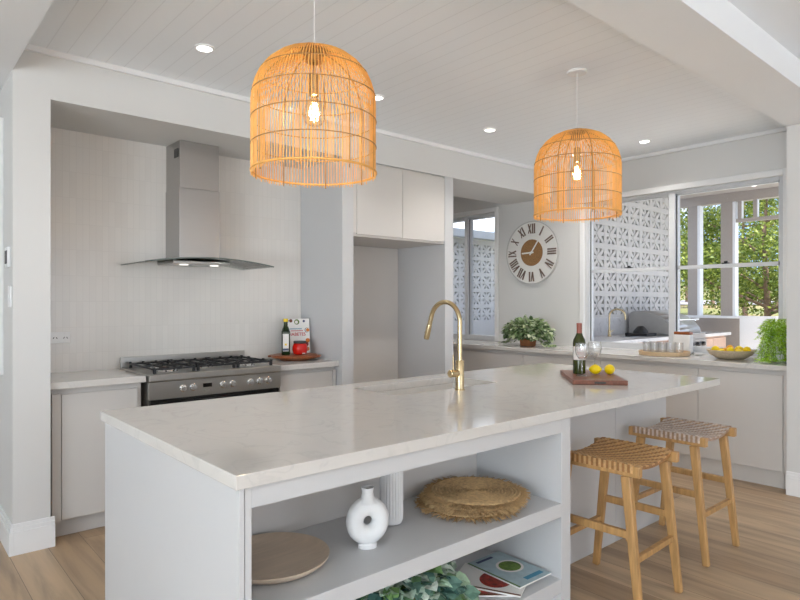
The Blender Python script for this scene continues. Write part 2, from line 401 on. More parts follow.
def tag(o, label, cat, group=None):
    o['label'] = label; o['category'] = cat
    if group: o['group'] = group
    return o
def thing(name, label, cat, loc=(0, 0, 0), rz=0, group=None):
    o = bpy.data.objects.new(name, None); COL.objects.link(o); o.empty_display_size = 0.05
    o.location = loc; o.rotation_euler = (0, 0, rz)
    return tag(o, label, cat, group)
def struct(name, mb, m, **k):
    o = mb.build(name, m, **k); o['kind'] = 'structure'; return o
def dup(root, loc, rz=None, label=None):
    r = root.copy(); COL.objects.link(r); r.location = loc
    if rz is not None: r.rotation_euler = (0, 0, rz)
    if label: r['label'] = label
    def rec(src, dst):
        for ch in [o for o in COL.objects if o.parent == src]:
            c = ch.copy(); COL.objects.link(c); c.parent = dst
            c.matrix_parent_inverse = ch.matrix_parent_inverse.copy()
            rec(ch, c)
    rec(root, r); return r

# ------------------------------------------------------------------ room dimensions
XE = 5.48            # end wall (windows)
YF = 3.80            # front plane of bulkhead, pillar and tall cabinets
YB = 4.40            # splashback
ZC = 2.75; ZS = 2.60; ZB = 2.48

struct('floor', MB().box(-5.5, 5.7, -6.5, 6.0, -0.1, 0), 'floor')
struct('ceiling', MB().box(0.556, XE + .2, 1.43, YF + .05, ZC, ZC + .1), 'vj', label='white grooved board ceiling over the kitchen')
struct('ceiling', MB().box(-5.5, XE + .2, -6.5, 1.12, 2.76, 2.86), 'ceil', label='plain white living room ceiling')
struct('ceiling', MB().box(-5.5, 0.556, 1.43, 6.0, ZS, ZC + .1), 'ceil', label='lower plain soffit left of the kitchen ceiling')
struct('ceiling', MB().box(0.60, XE + .2, YF + .05, 6.0, ZC, ZC + .1), 'ceil', label='pantry ceiling behind the bulkhead')
struct('trim_1', MB().box(-5.5, XE + .2, 1.12, 1.43, ZS, ZC + .11), 'ceil', label='white ceiling beam between kitchen and living room')
struct('trim_2', MB().box(0.735, XE, YF, YB + .04, ZB, ZC), 'wall', label='white bulkhead over the range recess')
struct('trim_3', MB().box(0.558, XE, YF - .022, YF, ZC - .03, ZC).box(XE - .022, XE, 1.43, YF - .022, ZC - .03, ZC).box(.556, .578, 1.43, YF - .022, ZC - .02, ZC), 'trim', label='thin white cornice bead')
# left pillar
struct('wall_left', MB().box(0.556, 0.735, YF, 6.0, 0, ZC - .001), 'wall')
struct('wall_back', MB().box(0.735, 2.715, YB, YB + .1, 0, ZB), 'tile', label='white stacked-tile splashback wall')
struct('wall_back', MB().box(0.735, XE + .2, 6.0, 6.1, 0, ZC + .1).box(-5.5, 0.735, 6.0, 6.1, 0, ZC + .1), 'wall')
struct('wall_back', MB().box(2.715, 3.945, YB + .06, YB + .14, 0, ZC), 'wall')
# end wall with openings: main window Y 1.63..3.40, small window Y 4.62..5.75
wm = (1.63, 3.42, 0.90, 2.375); w2 = (4.60, 5.80, 0.90, 2.42)
e = MB(); T_ = .14
e.box(XE, XE + T_, 1.10, wm[0], 0, ZC); e.box(XE, XE + T_, wm[1], w2[0], 0, ZC); e.box(XE, XE + T_, w2[1], 6.1, 0, ZC)
for w in (wm, w2):
    e.box(XE, XE + T_, w[0], w[1], 0, w[2]); e.box(XE, XE + T_, w[0], w[1], w[3], ZC)
struct('wall_right', e, 'wall')
struct('wall_right', MB().box(4.86, XE + T_, 0.6, 1.425, 0, ZS - .001), 'wall', label='white nib wall beside the window bench')
# living room envelope behind the camera (glazed openings left open)
b = MB(); b.box(-5.5, -4.0, -6.6, -6.5, 0, 2.76).box(-.4, .8, -6.6, -6.5, 0, 2.76).box(4.4, 5.7, -6.6, -6.5, 0, 2.76)
for x0, x1 in ((-4.0, -.4), (.8, 4.4)): b.box(x0, x1, -6.6, -6.5, 2.42, 2.76)
struct('wall_front', b, 'wall')
b = MB(); b.box(-5.6, -5.5, -6.6, -3.5, 0, 2.86).box(-5.6, -5.5, 1.5, 6.1, 0, 2.86).box(-5.6, -5.5, -3.5, 1.5, 2.42, 2.86)
struct('wall_left', b, 'wall', label='living room side wall')
struct('wall_right', MB().box(XE, XE + T_, -6.5, .6, 0, 2.76), 'wall', label='living room end wall')

# architrave beads around the openings
t = MB()
for w, k in ((wm, 1), (w2, 2)):
    t2 = MB(); X0 = XE - .016
    t2.box(X0, XE, w[0] - .05 if k == 2 else w[0] - .045, w[0], w[2] + .002, w[3] + .05)
    t2.box(X0, XE, w[1], w[1] + .05, w[2] + .002, w[3] + .05)
    t2.box(X0, XE, w[0], w[1], w[3], w[3] + .05)
    struct('trim_%d' % (3 + k), t2, 'trim', bevel=.004)

def skirting(name, pts, outward):
    # pts: list of footprint corners of wall faces, simple straight runs with stepped profile
    mb = MB()
    for (x0, y0, x1, y1), (nx, ny) in zip(pts, outward):
        for th, z0, z1 in ((.020, 0, .125), (.015, .125, .145), (.010, .145, .165)):
            xa, xb = sorted((x0, x1)); ya, yb = sorted((y0, y1))
            if nx: xs = (xa - th, xa) if nx < 0 else (xb, xb + th); mb.box(xs[0], xs[1], ya - (th if ny == 0 else 0), yb, z0, z1)
            else: ys = (ya - th, ya) if ny < 0 else (yb, yb + th); mb.box(xa, xb, ys[0], ys[1], z0, z1)
    return struct(name, mb, 'trim', bevel=.002)
skirting('baseboard_left', [(0.556, YF, 0.755, YF), (0.556, YF, 0.556, 6.0)], [(0, -1), (-1, 0)])
skirting('baseboard_right', [(4.86, .6, 4.86, 1.425)], [(-1, 0)])

# ------------------------------------------------------------------ windows
def window(name, w, mull, zmeet, xg, latch=True):
    fr = MB(); x0, x1 = XE + .03, XE + .11; fw = .035
    fr.box(x0, x1, w[0], w[0] + fw, w[2] + .002, w[3]); fr.box(x0, x1, w[1] - fw, w[1], w[2] + .002, w[3])
    fr.box(x0, x1, w[0] + fw, w[1] - fw, w[3] - .03, w[3]); fr.box(x0, x1, w[0] + fw, w[1] - fw, w[2] + .002, w[2] + .062)
    fr.box(x0 - .01, x1 + .01, mull - .028, mull + .028, w[2] + .062, w[3] - .03)
    root = struct(name, fr, 'alu', bevel=.003)
    for y0, y1 in ((w[0] + fw, mull - .028), (mull + .028, w[1] - fw)):
        s = MB(); z0, z1 = w[2] + .062, w[3] - .03
        if zmeet:
            s.box(xg, xg + .03, y0, y1, zmeet - .016, zmeet + .016)
            s.box(xg + .03, xg + .05, y0, y1, zmeet - .012, zmeet + .012)
        s.box(xg, xg + .03, y0, y0 + .014, z0, z1).box(xg, xg + .03, y1 - .014, y1, z0, z1).box(xg, xg + .03, y0, y1, z1 - .014, z1)
        s.build('sash', 'alu', root)
        MB().box(xg + .014, xg + .018, y0 + .012, y1 - .012, z0, z1 - .01).build('pane', 'pane', root)
        MB().box(xg - .002, xg + .0135, y1 - .009, y1 - .0005, z0, z1 - .014).build('seal', 'dark', root)
        if latch:
            ym = (y0 + y1) / 2
            MB().box(xg - .001, xg + .03, ym - .03, ym + .03, zmeet + .016, zmeet + .026).box(xg + .005, xg + .025, ym - .012, ym + .012, zmeet + .026, zmeet + .04).build('latch', 'black', root)
    return root
window('window_1', wm, 2.535, 1.672, XE + .05)
window('window_2', w2, 5.08, None, XE + .05, latch=False)

# ------------------------------------------------------------------ range recess: base cabinets, worktops, range, hood
def base_cab(name, label, x0, x1, doors, filler=None):
    r = thing(name, label, 'cabinet', (x0, 3.88, 0))
    L = x1 - x0
    MB().box(0, L, .02, .50, .10, .857).build('carcass', 'cab', r)
    MB().box(0.003, L - .003, .05, .07, 0.0, .098).build('kickboard', 'cab', r)
    if filler: MB().box(filler[0], filler[1], -.002, .02, .10, .83).build('filler_panel', 'cab', r)
    for a, c in doors: MB().box(a, c, 0, .019, .105, .825).build('door', 'cab', r, bevel=.002)
    return r
base_cab('base_cabinet', 'pale base cabinet left of the range, by the white pillar', .757, 1.25, [(.05, .47)], (0.0, .045))
base_cab('base_cabinet', 'pale base cabinet right of the range, below the chopping-board-and-cookbook corner', 2.205, 2.712, [(.015, .475)], (.48, .505))
def slab(name, x0, x1, y0, y1, z0, z1, label):
    o = MB().box(x0, x1, y0, y1, z0, z1).build(name, 'stone', bevel=.003); return tag(o, label, 'worktop')
slab('stone_worktop', .737, 1.263, 3.84, YB - .001, .861, .9, 'pale stone worktop left of the range')
slab('stone_worktop', 2.195, 2.714, 3.84, YB - .001, .861, .9, 'pale stone worktop right of the range holding a round board')

# freestanding range
RX0, RX1, RY = 1.270, 2.188, 3.815
rg = thing('gas_range', 'stainless steel freestanding gas range with seven knobs under the hood', 'stove', (RX0, RY, 0))
RW = RX1 - RX0
MB().box(.004, RW - .004, .03, .58, .1, .862).build('body', 'steelh', rg)
MB().box(0, RW, 0, .03, .752, .858).build('control_panel', 'steelh', rg, bevel=.002)
MB().box(0, RW, -.012, .58, .862, .905).build('hob_top', 'steelh', rg, bevel=.006)
MB().box(0, RW, .558, .58, .9055, .978).build('backguard', 'steelh', rg, bevel=.002)
dr = MB().box(.012, RW - .012, .006, .03, .14, .745).build('oven_door', 'blackglass', rg)
MB().tube([(.06, -.035, .708), (RW - .06, -.035, .708)], .014, 10).box(.075, .095, -.03, .006, .70, .716).box(RW - .095, RW - .075, -.03, .006, .70, .716).build('handle', 'chrome', dr, smooth=True)
MB().box(.01, RW - .01, .03, .05, 0, .1).build('kick_drawer', 'steelh', rg)
for i, kx in enumerate((1.482, 1.548, 1.752, 1.819, 1.951, 2.021, 2.087)):
    k = MB(); T = Matrix.Translation((kx - RX0, 0, .807)) @ Matrix.Rotation(PI / 2, 4, 'X')
    k.lathe([(.023, 0), (.023, .006), (.018, .008), (.016, .028), (.0, .03)], 20, T=T)
    k.box(kx - RX0 - .003, kx - RX0 + .003, -.031, -.02, .793, .821)
    k.build('knob', 'chrome', rg, smooth=True)
MB().box(.345, .405, -.002, .001, .80, .825).build('display', 'blackglass', rg)
for q in range(3):
    MB().lathe([(.004, 0), (.003, .004)], 10, T=Matrix.Translation((.355 + q * .02, 0, .78)) @ Matrix.Rotation(PI / 2, 4, 'X')).build('button', 'chrome', rg)
burn = [(.177, .17, .045), (.177, .41, .035), (.459, .29, .06), (.742, .17, .035), (.742, .41, .045)]
for bx, by, br_ in burn:
    p = MB().lathe([(br_ + .02, .9055), (br_ + .015, .915), (br_ * .9, .922), (0, .922)], 24, (bx, by, 0)).build('burner', 'chrome', rg, smooth=True)
    MB().lathe([(br_ * .85, .9225), (br_ * .8, .932), (0, .934)], 24, (bx, by, 0)).build('burner_cap', 'black', p, smooth=True)
for g in range(3):
    x0 = .042 + g * .281; x1 = x0 + .272; q = MB(); y0, y1 = .05, .515; zt = .940
    for y in (y0, (y0 + y1) / 2, y1): q.box(x0, x1, y - .006, y + .006, zt - .012, zt)
    for k in range(4):
        x = x0 + .006 + k * (x1 - x0 - .012) / 3
        q.box(x - .006, x + .006, y0, y1, zt - .012, zt)
        for y in (y0, y0 + .12, y1 - .12, y1): q.box(x - .006, x + .006, y - .01, y + .01, zt, zt + .007)
    for x in (x0 + .01, x1 - .01):
        for y in (y0, y1): q.box(x - .008, x + .008, y - .008, y + .008, .906, zt - .01)
    q.build('grate', 'black', rg)

hd = thing('range_hood', 'stainless steel chimney range hood with curved glass canopy', 'range hood', (1.729, YB - .001, 0))
MB().box(-.146, .146, -.262, 0, 1.655, 2.15).build('chimney', 'steel', hd, bevel=.003)
MB().box(-.142, .142, -.258, 0, 2.15, ZB - .002).build('chimney_extension', 'steel', hd, bevel=.003)
MB().box(-.1475, -.142, -.235, -.165, 2.365, 2.425).build('vent_grille', 'dark', hd)
c = MB(); N = 20; zs = []
for i in range(N + 1):
    x = -.452 + .904 * i / N; z = 1.650 - .042 * (x / .452) ** 2; zs.append((x, z))
vs = []; fs = []
for x, z in zs: vs += [(x, -.50, z), (x, -.002, z), (x, -.002, z + .007), (x, -.50, z + .007)]
for i in range(N):
    a, d = i * 4, i * 4 + 4
    for q in range(4): fs.append((a + q, a + (q + 1) % 4, d + (q + 1) % 4, d + q))
fs += [(3, 2, 1, 0), tuple(N * 4 + q for q in range(4))]
c.add(vs, fs); c.build('glass_canopy', 'hoodglass', hd, smooth=True)
eg = MB()
for i in range(N):
    (xa, za), (xb, zb) = zs[i], zs[i + 1]
    eg.add([(xa, -.502, za + .0005), (xb, -.502, zb + .0005), (xb, -.502, zb + .0065), (xa, -.502, za + .0065), (xa, -.499, za - .001), (xb, -.499, zb - .001), (xb, -.499, zb + .008), (xa, -.499, za + .008)],
           [(0, 1, 2, 3), (7, 6, 5, 4), (3, 2, 6, 7), (0, 4, 5, 1)])
eg.build('glass_edge', 'edgeglass', hd)
MB().box(-.205, .205, -.31, -.003, 1.620, 1.640).build('filter_body', 'steelh', hd, bevel=.003)
for x in (-.11, .11):
    MB().lathe([(.03, 0), (.03, .006)], 16, (x, -.25, 1.6135)).build('hood_light', 'hoodlamp', hd)
MB().box(.085, .10, -.2645, -.262, 1.663, 1.669).build('indicator', 'led', hd)

# outlet on the splashback, control on the pillar
o = thing('power_outlet', 'white double power outlet on the tiled splashback', 'outlet', (.905, YB, 1.126))
MB().box(-.058, .058, -.010, -.0005, -.036, .036).build('plate', 'plast', o, bevel=.003)
for sx in (-.03, .03):
    for dx, an in ((-.009, .5), (.009, -.5)):
        MB().box(-.002, .002, -.0115, -.010, -.006, .006, T=Matrix.Translation((sx + dx, 0, -.002)) @ Matrix.Rotation(an, 4, 'Y')).build('socket_slot', 'dark', o)
    MB().box(sx - .006, sx + .006, -.0125, -.010, .016, .03).build('switch', 'plast', o)
o = thing('wall_controller', 'small grey-screened wall controller on the side of the white pillar', 'thermostat', (.556, 3.905, 1.60))
MB().box(-.016, -.0005, -.045, .045, -.055, .055).build('case', 'plast', o, bevel=.003)
MB().box(-.018, -.016, -.035, .028, -.036, .036).build('screen', 'dark', o)
o = thing('light_switch', 'white light switch below the wall controller on the pillar', 'light switch', (.556, 3.855, 1.385))
MB().box(-.010, -.0005, -.036, .036, -.058, .058).build('plate', 'plast', o, bevel=.003)
MB().box(-.014, -.010, -.008, .008, -.014, .014).build('rocker', 'plast', o)
o = thing('framed_picture', 'tall framed picture at the left edge behind the pillar corner', 'picture', (.556, 4.095, 1.67))
MB().box(-.025, -.0005, 0, .9, -.73, .74).build('frame', 'trim', o, bevel=.003)
MB().box(-.027, -.025, .006, .89, -.71, .72).build('print', 'printgrey', o)

# ------------------------------------------------------------------ tall fridge cabinet
fc = thing('fridge_cabinet', 'tall pale cabinet around the empty fridge alcove', 'cabinet', (2.717, YF, 0))
MB().box(0, .106, 0, .655, 0, ZB - .001).build('side_panel', 'cabwhite', fc, bevel=.002)
MB().box(1.120, 1.227, 0, .655, 0, ZB - .001).build('side_panel', 'cabwhite', fc, bevel=.002)
MB().box(.108, 1.118, .025, .655, 1.900, ZB - .001).build('overhead_carcass', 'cab', fc)
MB().box(.108, 1.118, .016, .655, 1.876, 1.8995).build('overhead_base', 'cab', fc)
MB().box(.108, .138, .004, .024, 1.90, ZB - .02).build('filler_panel', 'cab', fc)
MB().box(1.100, 1.118, .004, .024, 1.90, ZB - .02).build('filler_panel', 'cab', fc)
for a, d in ((.141, .616), (.620, 1.097)):
    MB().box(a, d, 0, .020, 1.892, ZB - .022).build('door', 'cab', fc, bevel=.002)
MB().box(.108, 1.118, .64, .655, 0, 1.875).build('back_panel', 'cab', fc)

# ------------------------------------------------------------------ window bench
WX = 4.91
slab('stone_worktop', WX, XE - .001, 1.43, 5.98, .861, .899, 'long pale stone worktop under the servery window and clock')
tag(MB().box(XE + .001, XE + .029, wm[0] + .002, wm[1] - .002, .9005, .905).build('window_sill_strip', 'trim'), 'thin white sill strip at the foot of the servery window', 'sill')
ys = [1.43, 1.475, 2.072, 2.93, 3.794, 4.65, 5.98]
lab = {1.475: 'pale base cabinet under the window bench, next to the nib wall', 2.072: 'pale base cabinet under the window bench behind the far stool', 2.93: 'pale base cabinet under the window bench behind the wine bottle',
       3.794: 'pale base cabinet under the window bench below the ivy planter', 4.65: 'pale base cabinet at the pantry end of the window bench'}
for y0, y1 in zip(ys[1:-1], ys[2:]):
    r = thing('base_cabinet', lab[y0], 'cabinet', (WX + .04, y0, 0))
    yy = y1 - y0
    MB().box(.021, .52, .001, yy - .001, .12, .855).build('carcass', 'cab', r)
    MB().box(0, .02, .002, yy - .002, .125, .825).build('door', 'cab', r, bevel=.002)
    MB().box(.03, .05, .001, yy - .001, 0, .119).build('kickboard', 'cab', r)
    if y0 == 1.475:
        MB().box(0.002, .02, -.044, -.002, .12, .8595).build('filler_panel', 'cab', r)
        MB().box(.03, .05, -.043, -.001, 0, .119).build('kickboard', 'cab', r)

# ------------------------------------------------------------------ island
IX0, IX1, IY0, IY1 = .708, 3.80, 1.463, 2.715
SX0, SX1, SY0, SY1 = 1.91, 2.67, 2.225, 2.575
s = MB(); xs = [IX0, SX0, SX1, IX1]; yy = [IY0, SY0, SY1, IY1]
for z, fl in ((.9, 0), (.861, 1)):
    base = len(s.v)
    vs = [(x, y, z) for y in yy for x in xs]; fs = []
    for j in range(3):
        for i in range(3):
            if i == 1 and j == 1: continue
            f = (j * 4 + i, j * 4 + i + 1, (j + 1) * 4 + i + 1, (j + 1) * 4 + i)
            fs.append(tuple(reversed(f)) if fl else f)
    s.add(vs, fs)
per = [0, 1, 2, 3, 7, 11, 15, 14, 13, 12, 8, 4]; hol = [5, 9, 10, 6]
fs = []
for loop in (per, hol):
    for i in range(len(loop)):
        a, d = loop[i], loop[(i + 1) % len(loop)]; fs.append((a + 16, d + 16, d, a))
s.f += fs; s.m += [0] * len(fs)
tag(s.build('stone_worktop', 'stone', bevel=.002), 'large pale stone island worktop with the sink and brass tap', 'worktop')

isl = thing('kitchen_island', 'white kitchen island body with open shelves and stool recess', 'island', (0, 0, 0))
XA, XO0, XO1, XL = .722, .76, 2.19, 2.257
YS0, YSB, YR, YK = 1.478, 1.97, 1.775, 2.70
ZT = .8595
MB().box(XA, XA + .016, YS0 - .002, YK, 0, ZT).build('end_panel', 'cabwhite', isl, bevel=.001)
MB().box(XA + .018, XO0, YS0, YSB, 0, ZT).build('shelf_side', 'cabwhite', isl, bevel=.001)
MB().box(XO1, XL, YS0, YSB, 0, ZT).build('shelf_side', 'cabwhite', isl, bevel=.001)
MB().box(XO0, XO1, YS0, YSB - .017, .802, ZT).build('top_rail', 'cabwhite', isl)
MB().box(XO0, XO1, YS0, YSB - .017, .445, .503).build('shelf', 'cabwhite', isl, bevel=.002)
MB().box(XO0, XO1, YS0, YSB - .017, .125, .182).build('shelf', 'cabwhite', isl, bevel=.002)
MB().box(XO0, XO1, YS0 + .04, YS0 + .06, 0, .124).build('kickboard', 'cabwhite', isl)
MB().box(XO0, XO1, YSB - .016, YSB, 0, ZT).build('shelf_back', 'cab', isl)
xr = [XL, 2.55, 3.16, 3.775]
for a, d in zip(xr[:-1], xr[1:]):
    MB().box(a + .0015, d - .0015, YR, YR + .018, .0, ZT).build('recess_panel', 'cabwhite', isl, bevel=.0015)
MB().box(3.757, 3.775, YR + .019, YK, 0, ZT).build('end_panel', 'cabwhite', isl)
MB().box(XA + .02, 3.755, YK - .02, YK, .1, ZT).build('rear_doors', 'cabwhite', isl)
MB().box(XL, 3.755, YSB + .01, YSB + .03, .0, .60).build('inner_frame', 'cabwhite', isl)

sk = thing('sink', 'undermount white sink set in the island worktop', 'sink', ((SX0 + SX1) / 2, (SY0 + SY1) / 2, .66))
sw, sd = (SX1 - SX0) / 2 + .006, (SY1 - SY0) / 2 + .006; q = MB()
q.box(-sw, sw, -sd, sd, 0, .012)
q.box(-sw - .012, -sw, -sd - .012, sd + .012, 0, .2); q.box(sw, sw + .012, -sd - .012, sd + .012, 0, .2)
q.box(-sw, sw, -sd - .012, -sd, 0, .2); q.box(-sw, sw, sd, sd + .012, 0, .2)
q.build('basin', 'sinkm', sk)
MB().lathe([(.045, .0122), (.042, .016), (.02, .014), (0, .014)], 24).build('drain', 'chrome', sk, smooth=True)

fa = thing('kitchen_tap', 'brushed brass gooseneck pull-out tap on the island', 'tap', (2.285, 2.155, .9))
MB().lathe([(.027, 0), (.027, .005), (.0225, .006), (.0225, .150), (.020, .153), (0, .153)], 28).build('base_body', 'brass', fa, smooth=True)
pts = [(0, 0, .15), (0, 0, .36)]
for i in range(1, 17):
    a = PI * .93 * i / 16; pts.append((0, .108 - .108 * math.cos(a), .348 + .1075 * math.sin(a)))
e0 = Vector(pts[-1]); dr_ = (Vector(pts[-1]) - Vector(pts[-2])).normalized()
pts += [tuple(e0 + dr_ * .04)]
MB().tube(pts, .0125, 14).build('spout', 'brass', fa, smooth=True)
e1 = Vector(pts[-1])
MB().tube([e1, e1 + dr_ * .01, e1 + dr_ * .075, e1 + dr_ * .085], [.0126, .0145, .0155, .0135], 16).build('spray_head', 'brass', fa, smooth=True)
MB().tube([e1 + dr_ * .04 + Vector((0, .014, .004)), e1 + dr_ * .055 + Vector((0, .0175, .004))], .005, 8).build('spray_button', 'dark', fa)
MB().tube([(-.018, 0, .088), (-.072, 0, .088), (-.075, 0, .088)], [.0185, .0195, .016], 24).build('handle_hub', 'brass', fa, smooth=True)
MB().tube([(-.050, 0, .105), (-.050, 0, .185)], .0028, 8).build('lever_pin', 'brass', fa, smooth=True)

# ------------------------------------------------------------------ stools
def stool(label, x, y, rz, wm_):
    r = thing('bar_stool', label, 'stool', (x, y, 0), rz, 'teak stools with woven seats')
    hx, hy, H = .205, .210, .655
    for sx in (-1, 1):
        MB().box(sx * (hx - .015) - .017, sx * (hx - .015) + .017, -hy, hy, H - .048, H).build('seat_rail', 'teak', r, bevel=.004)
        for sy in (-1, 1):
            MB().prism((sx * (hx - .008), sy * (hy + .0), 0), (sx * (hx - .018), sy * (hy - .065), H - .05), 0.028, .034, .032, .042, up=(1, 0, 0)).build('leg', 'teak', r, bevel=.005)
        f = .355; yl = hy - .065 * f / (H - .05) - .015
        MB().prism((sx * (hx - .012), -yl, f), (sx * (hx - .012), yl, f), .022, .022, .034, up=(1, 0, 0)).build('stretcher', 'teak', r, bevel=.003)
    for sy in (-1, 1):
        f = .25; yl = hy - .065 * f / (H - .05)
        MB().prism((-hx + .02, sy * yl, f), (hx - .02, sy * yl, f), .026, .026, .024, up=(0, 0, 1)).build('stretcher', 'teak', r, bevel=.003)
    # woven saddle seat: herringbone strips over a dished sheet
    n, m = 27, 30; w = MB(); ax, ay = hx - .002, hy - .028
    def zz(u): return H + .006 - .030 * (1 - (u / ax) ** 2)
    for i in range(n):
        for j in range(m):
            x0 = -ax + 2 * ax * i / n; x1 = x0 + 2 * ax / n * .97; y0 = -ay + 2 * ay * j / m; y1 = y0 + 2 * ay / m * .95
            k = (i + j) % 4; up_ = .0016 if k < 2 else 0.0; tl = .0012 * (1 if k % 2 else -1)
            mi = 0 if k < 2 else 1
            vs = [(x0, y0, zz(x0) + up_ + tl), (x1, y0, zz(x1) + up_ - tl), (x1, y1, zz(x1) + up_ - tl), (x0, y1, zz(x0) + up_ + tl)]
            vs += [(a, b_, c_ - .008) for a, b_, c_ in vs]
            w.add(vs, [(0, 1, 2, 3), (7, 6, 5, 4), (0, 4, 5, 1), (1, 5, 6, 2), (2, 6, 7, 3), (3, 7, 4, 0)], mi)
    for i in range(24):          # underside sheet
        x0 = -ax + 2 * ax * i / 24; x1 = -ax + 2 * ax * (i + 1) / 24
        w.add([(x0, -ay, zz(x0) - .006), (x1, -ay, zz(x1) - .006), (x1, ay, zz(x1) - .006), (x0, ay, zz(x0) - .006), (x0, -ay, zz(x0) - .016), (x1, -ay, zz(x1) - .016), (x1, ay, zz(x1) - .016), (x0, ay, zz(x0) - .016)],
              [(0, 1, 2, 3), (7, 6, 5, 4), (0, 4, 5, 1), (2, 6, 7, 3)], 1)
    for sx in (-1, 1):           # strips wrapped over the rails
        for j in range(m):
            y0 = -ay + 2 * ay * j / m; y1 = y0 + 2 * ay / m * .9
            w.box(sx * (hx + .0025) - .0018, sx * (hx + .0025) + .0018, y0, y1, H - .030, H + .005, j % 2)
    w.build('woven_seat', wm_, r)
    return r
stool('teak stool with tan woven seat, nearer the open island shelves', 2.628, 1.475, math.radians(2), ['weave', 'weavedk'])
stool('teak stool with paler shiny woven seat, at the far end of the island', 3.415, 1.515, 0, ['weave2', 'weave2dk'])

# ------------------------------------------------------------------ pendants
def pendant():
    r = thing('pendant_light', '', 'pendant lamp', (0, 0, 1.885), 0, 'domed rattan pendants over the island')
    R = .252; Zs = .27; Zt = .503
    def prof(t_):          # 0..1 along the rod from bottom to crown
        L1 = Zs + .02; L2 = .36; s_ = t_ * (L1 + L2)
        if s_ < L1: return (R * (1 - .012 * (1 - s_ / L1) * 0), -.02 + s_)
        a = (s_ - L1) / L2 * PI / 2
        ex = 0.86
        return (max(.05, R * max(0, math.cos(a)) ** ex), Zs + (Zt - Zs) * math.sin(a) ** .95)
    sh = MB(); N_ = 118
    for i in range(N_):
        a = 2 * PI * i / N_ + random.uniform(-.004, .004); e_ = random.uniform(0, .02); jr = random.uniform(-.0012, .0012)
        tt = [e_, .10, .22, .34, .43, .47, .52, .58, .64, .72, .8, .88, .97 if i % 2 else .93]
        sh.tube([((prof(k)[0] + jr) * math.cos(a), (prof(k)[0] + jr) * math.sin(a), prof(k)[1]) for k in tt], random.uniform(.0019, .0026), 4)
    shade = sh.build('lamp_shade', 'rattan', r)
    for zt, rr in ((.0, R), (.105, R), (.21, R), (.312, None), (.40, None)):
        if rr is None:
            rr = [prof(k / 400)[0] for k in range(401) if prof(k / 400)[1] >= zt][0]
        MB().tube([((rr + .002) * math.cos(2 * PI * k / 64), (rr + .002) * math.sin(2 * PI * k / 64), zt) for k in range(64)], 0.0024 if zt else .0045, 6, closed=True).build('hoop', 'rattan_dk' if zt else 'rattan', shade, smooth=True)
    ri = MB()
    for i in range(8):
        a = 2 * PI * i / 8
        ri.tube([((prof(k / 16)[0] - .007) * math.cos(a), (prof(k / 16)[0] - .007) * math.sin(a), prof(k / 16)[1]) for k in range(17)], .0028, 5)
    ri.build('rib_frame', 'rattan_dk', shade, smooth=True)
    MB().lathe([(.052, Zt - .012), (.055, Zt - .004), (.052, Zt + .004)], 24).lathe([(.035, Zt - .05), (.035, Zt - .03)], 20).build('crown_ring', 'rattan_dk', shade, smooth=True)
    MB().tube([(0, 0, .32), (0, 0, Zt + .01)], .0045, 8).build('stem', 'brass', r, smooth=True)
    MB().lathe([(.010, .405), (.021, .400), (.021, .315), (.017, .312)], 20).build('lamp_holder', 'brass', r, smooth=True)
    bu = MB().lathe([(.014, .313), (.016, .302), (.026, .291), (.040, .274), (.048, .250), (.049, .238), (.044, .216), (.032, .199), (.016, .190), (0.0001, .188)], 24, cap0=False, cap1=False).build('bulb', 'bulbglass', r, smooth=True)
    fm = MB()
    for i in range(6):
        a = 2 * PI * i / 6; fm.tube([(.006 * math.cos(a), .006 * math.sin(a), .285), (.015 * math.cos(a), .015 * math.sin(a), .215)], .0022, 4)
    fm.build('filament', 'filament', bu)
    MB().tube([(0, 0, Zt + .005), (0, 0, ZC - 1.885 - .012)], .0017, 6).build('cord', 'plast', r)
    MB().lathe([(.058, ZC - 1.885 - .001), (.060, ZC - 1.885 - .010), (.055, ZC - 1.885 - .015), (0, ZC - 1.885 - .015)], 28).build('ceiling_rose', 'plast', r, smooth=True)
    return r
p1 = pendant(); p1.location = (1.36, 2.10, 1.885)
p1['label'] = 'nearer larger-looking domed rattan pendant, hanging left over the island end'
p2 = dup(p1, (3.20, 2.05, 1.885), 0.13, 'farther domed rattan pendant hanging below a visible white ceiling rose, near the clock')
for p in (p1, p2):
    l = bpy.data.objects.new('bulb_glow', bpy.data.lights.new('bulb_glow', 'POINT')); COL.objects.link(l)
    l.data.energy = 2.4; l.data.color = (1, .78, .48); l.data.shadow_soft_size = .03
    l.location = (p.location.x, p.location.y, 1.885 + .235)

# ------------------------------------------------------------------ downlights
dl = [(4.99, 3.20, 'recessed downlight over the window bench, behind the far pendant from here'), (1.363, 3.20, 'recessed downlight in the ceiling nearest the left bulkhead end'), (2.575, 3.20, 'recessed downlight just right of the nearer pendant'),  # window bench entry is an added unseen lamp to brighten the clock wall
      (3.745, 3.20, 'recessed downlight between the two pendants'), (4.75, 5.15, 'recessed downlight in the pantry ceiling behind the bulkhead, by the small window'), (5.02, 2.55, 'recessed downlight above the servery window, right of the far pendant')]  # pantry entry is an added lamp out of view, brightening that end
first = None
for x, y, lb in dl:
    if first is None:
        first = thing('downlight', lb, 'downlight', (x, y, ZC), 0, 'recessed ceiling downlights')
        MB().lathe([(.052, -.0005), (.052, -.006), (.043, -.009), (.040, -.004)], 32, cap0=False, cap1=False).build('trim_ring', 'plast', first, smooth=True)
        MB().lathe([(.0405, -.003), (.0405, -.0055)], 32).build('lens', 'lens', first)
    else: dup(first, (x, y, ZC), label=lb)
    l = bpy.data.objects.new('downlight_beam', bpy.data.lights.new('downlight_beam', 'SPOT')); COL.objects.link(l)
    l.data.energy = 36 if x > 3 else 17; l.data.spot_size = 2.2; l.data.spot_blend = .8; l.data.shadow_soft_size = .04; l.data.color = (1, .95, .89)
    l.location = (x, y, ZC - .012)

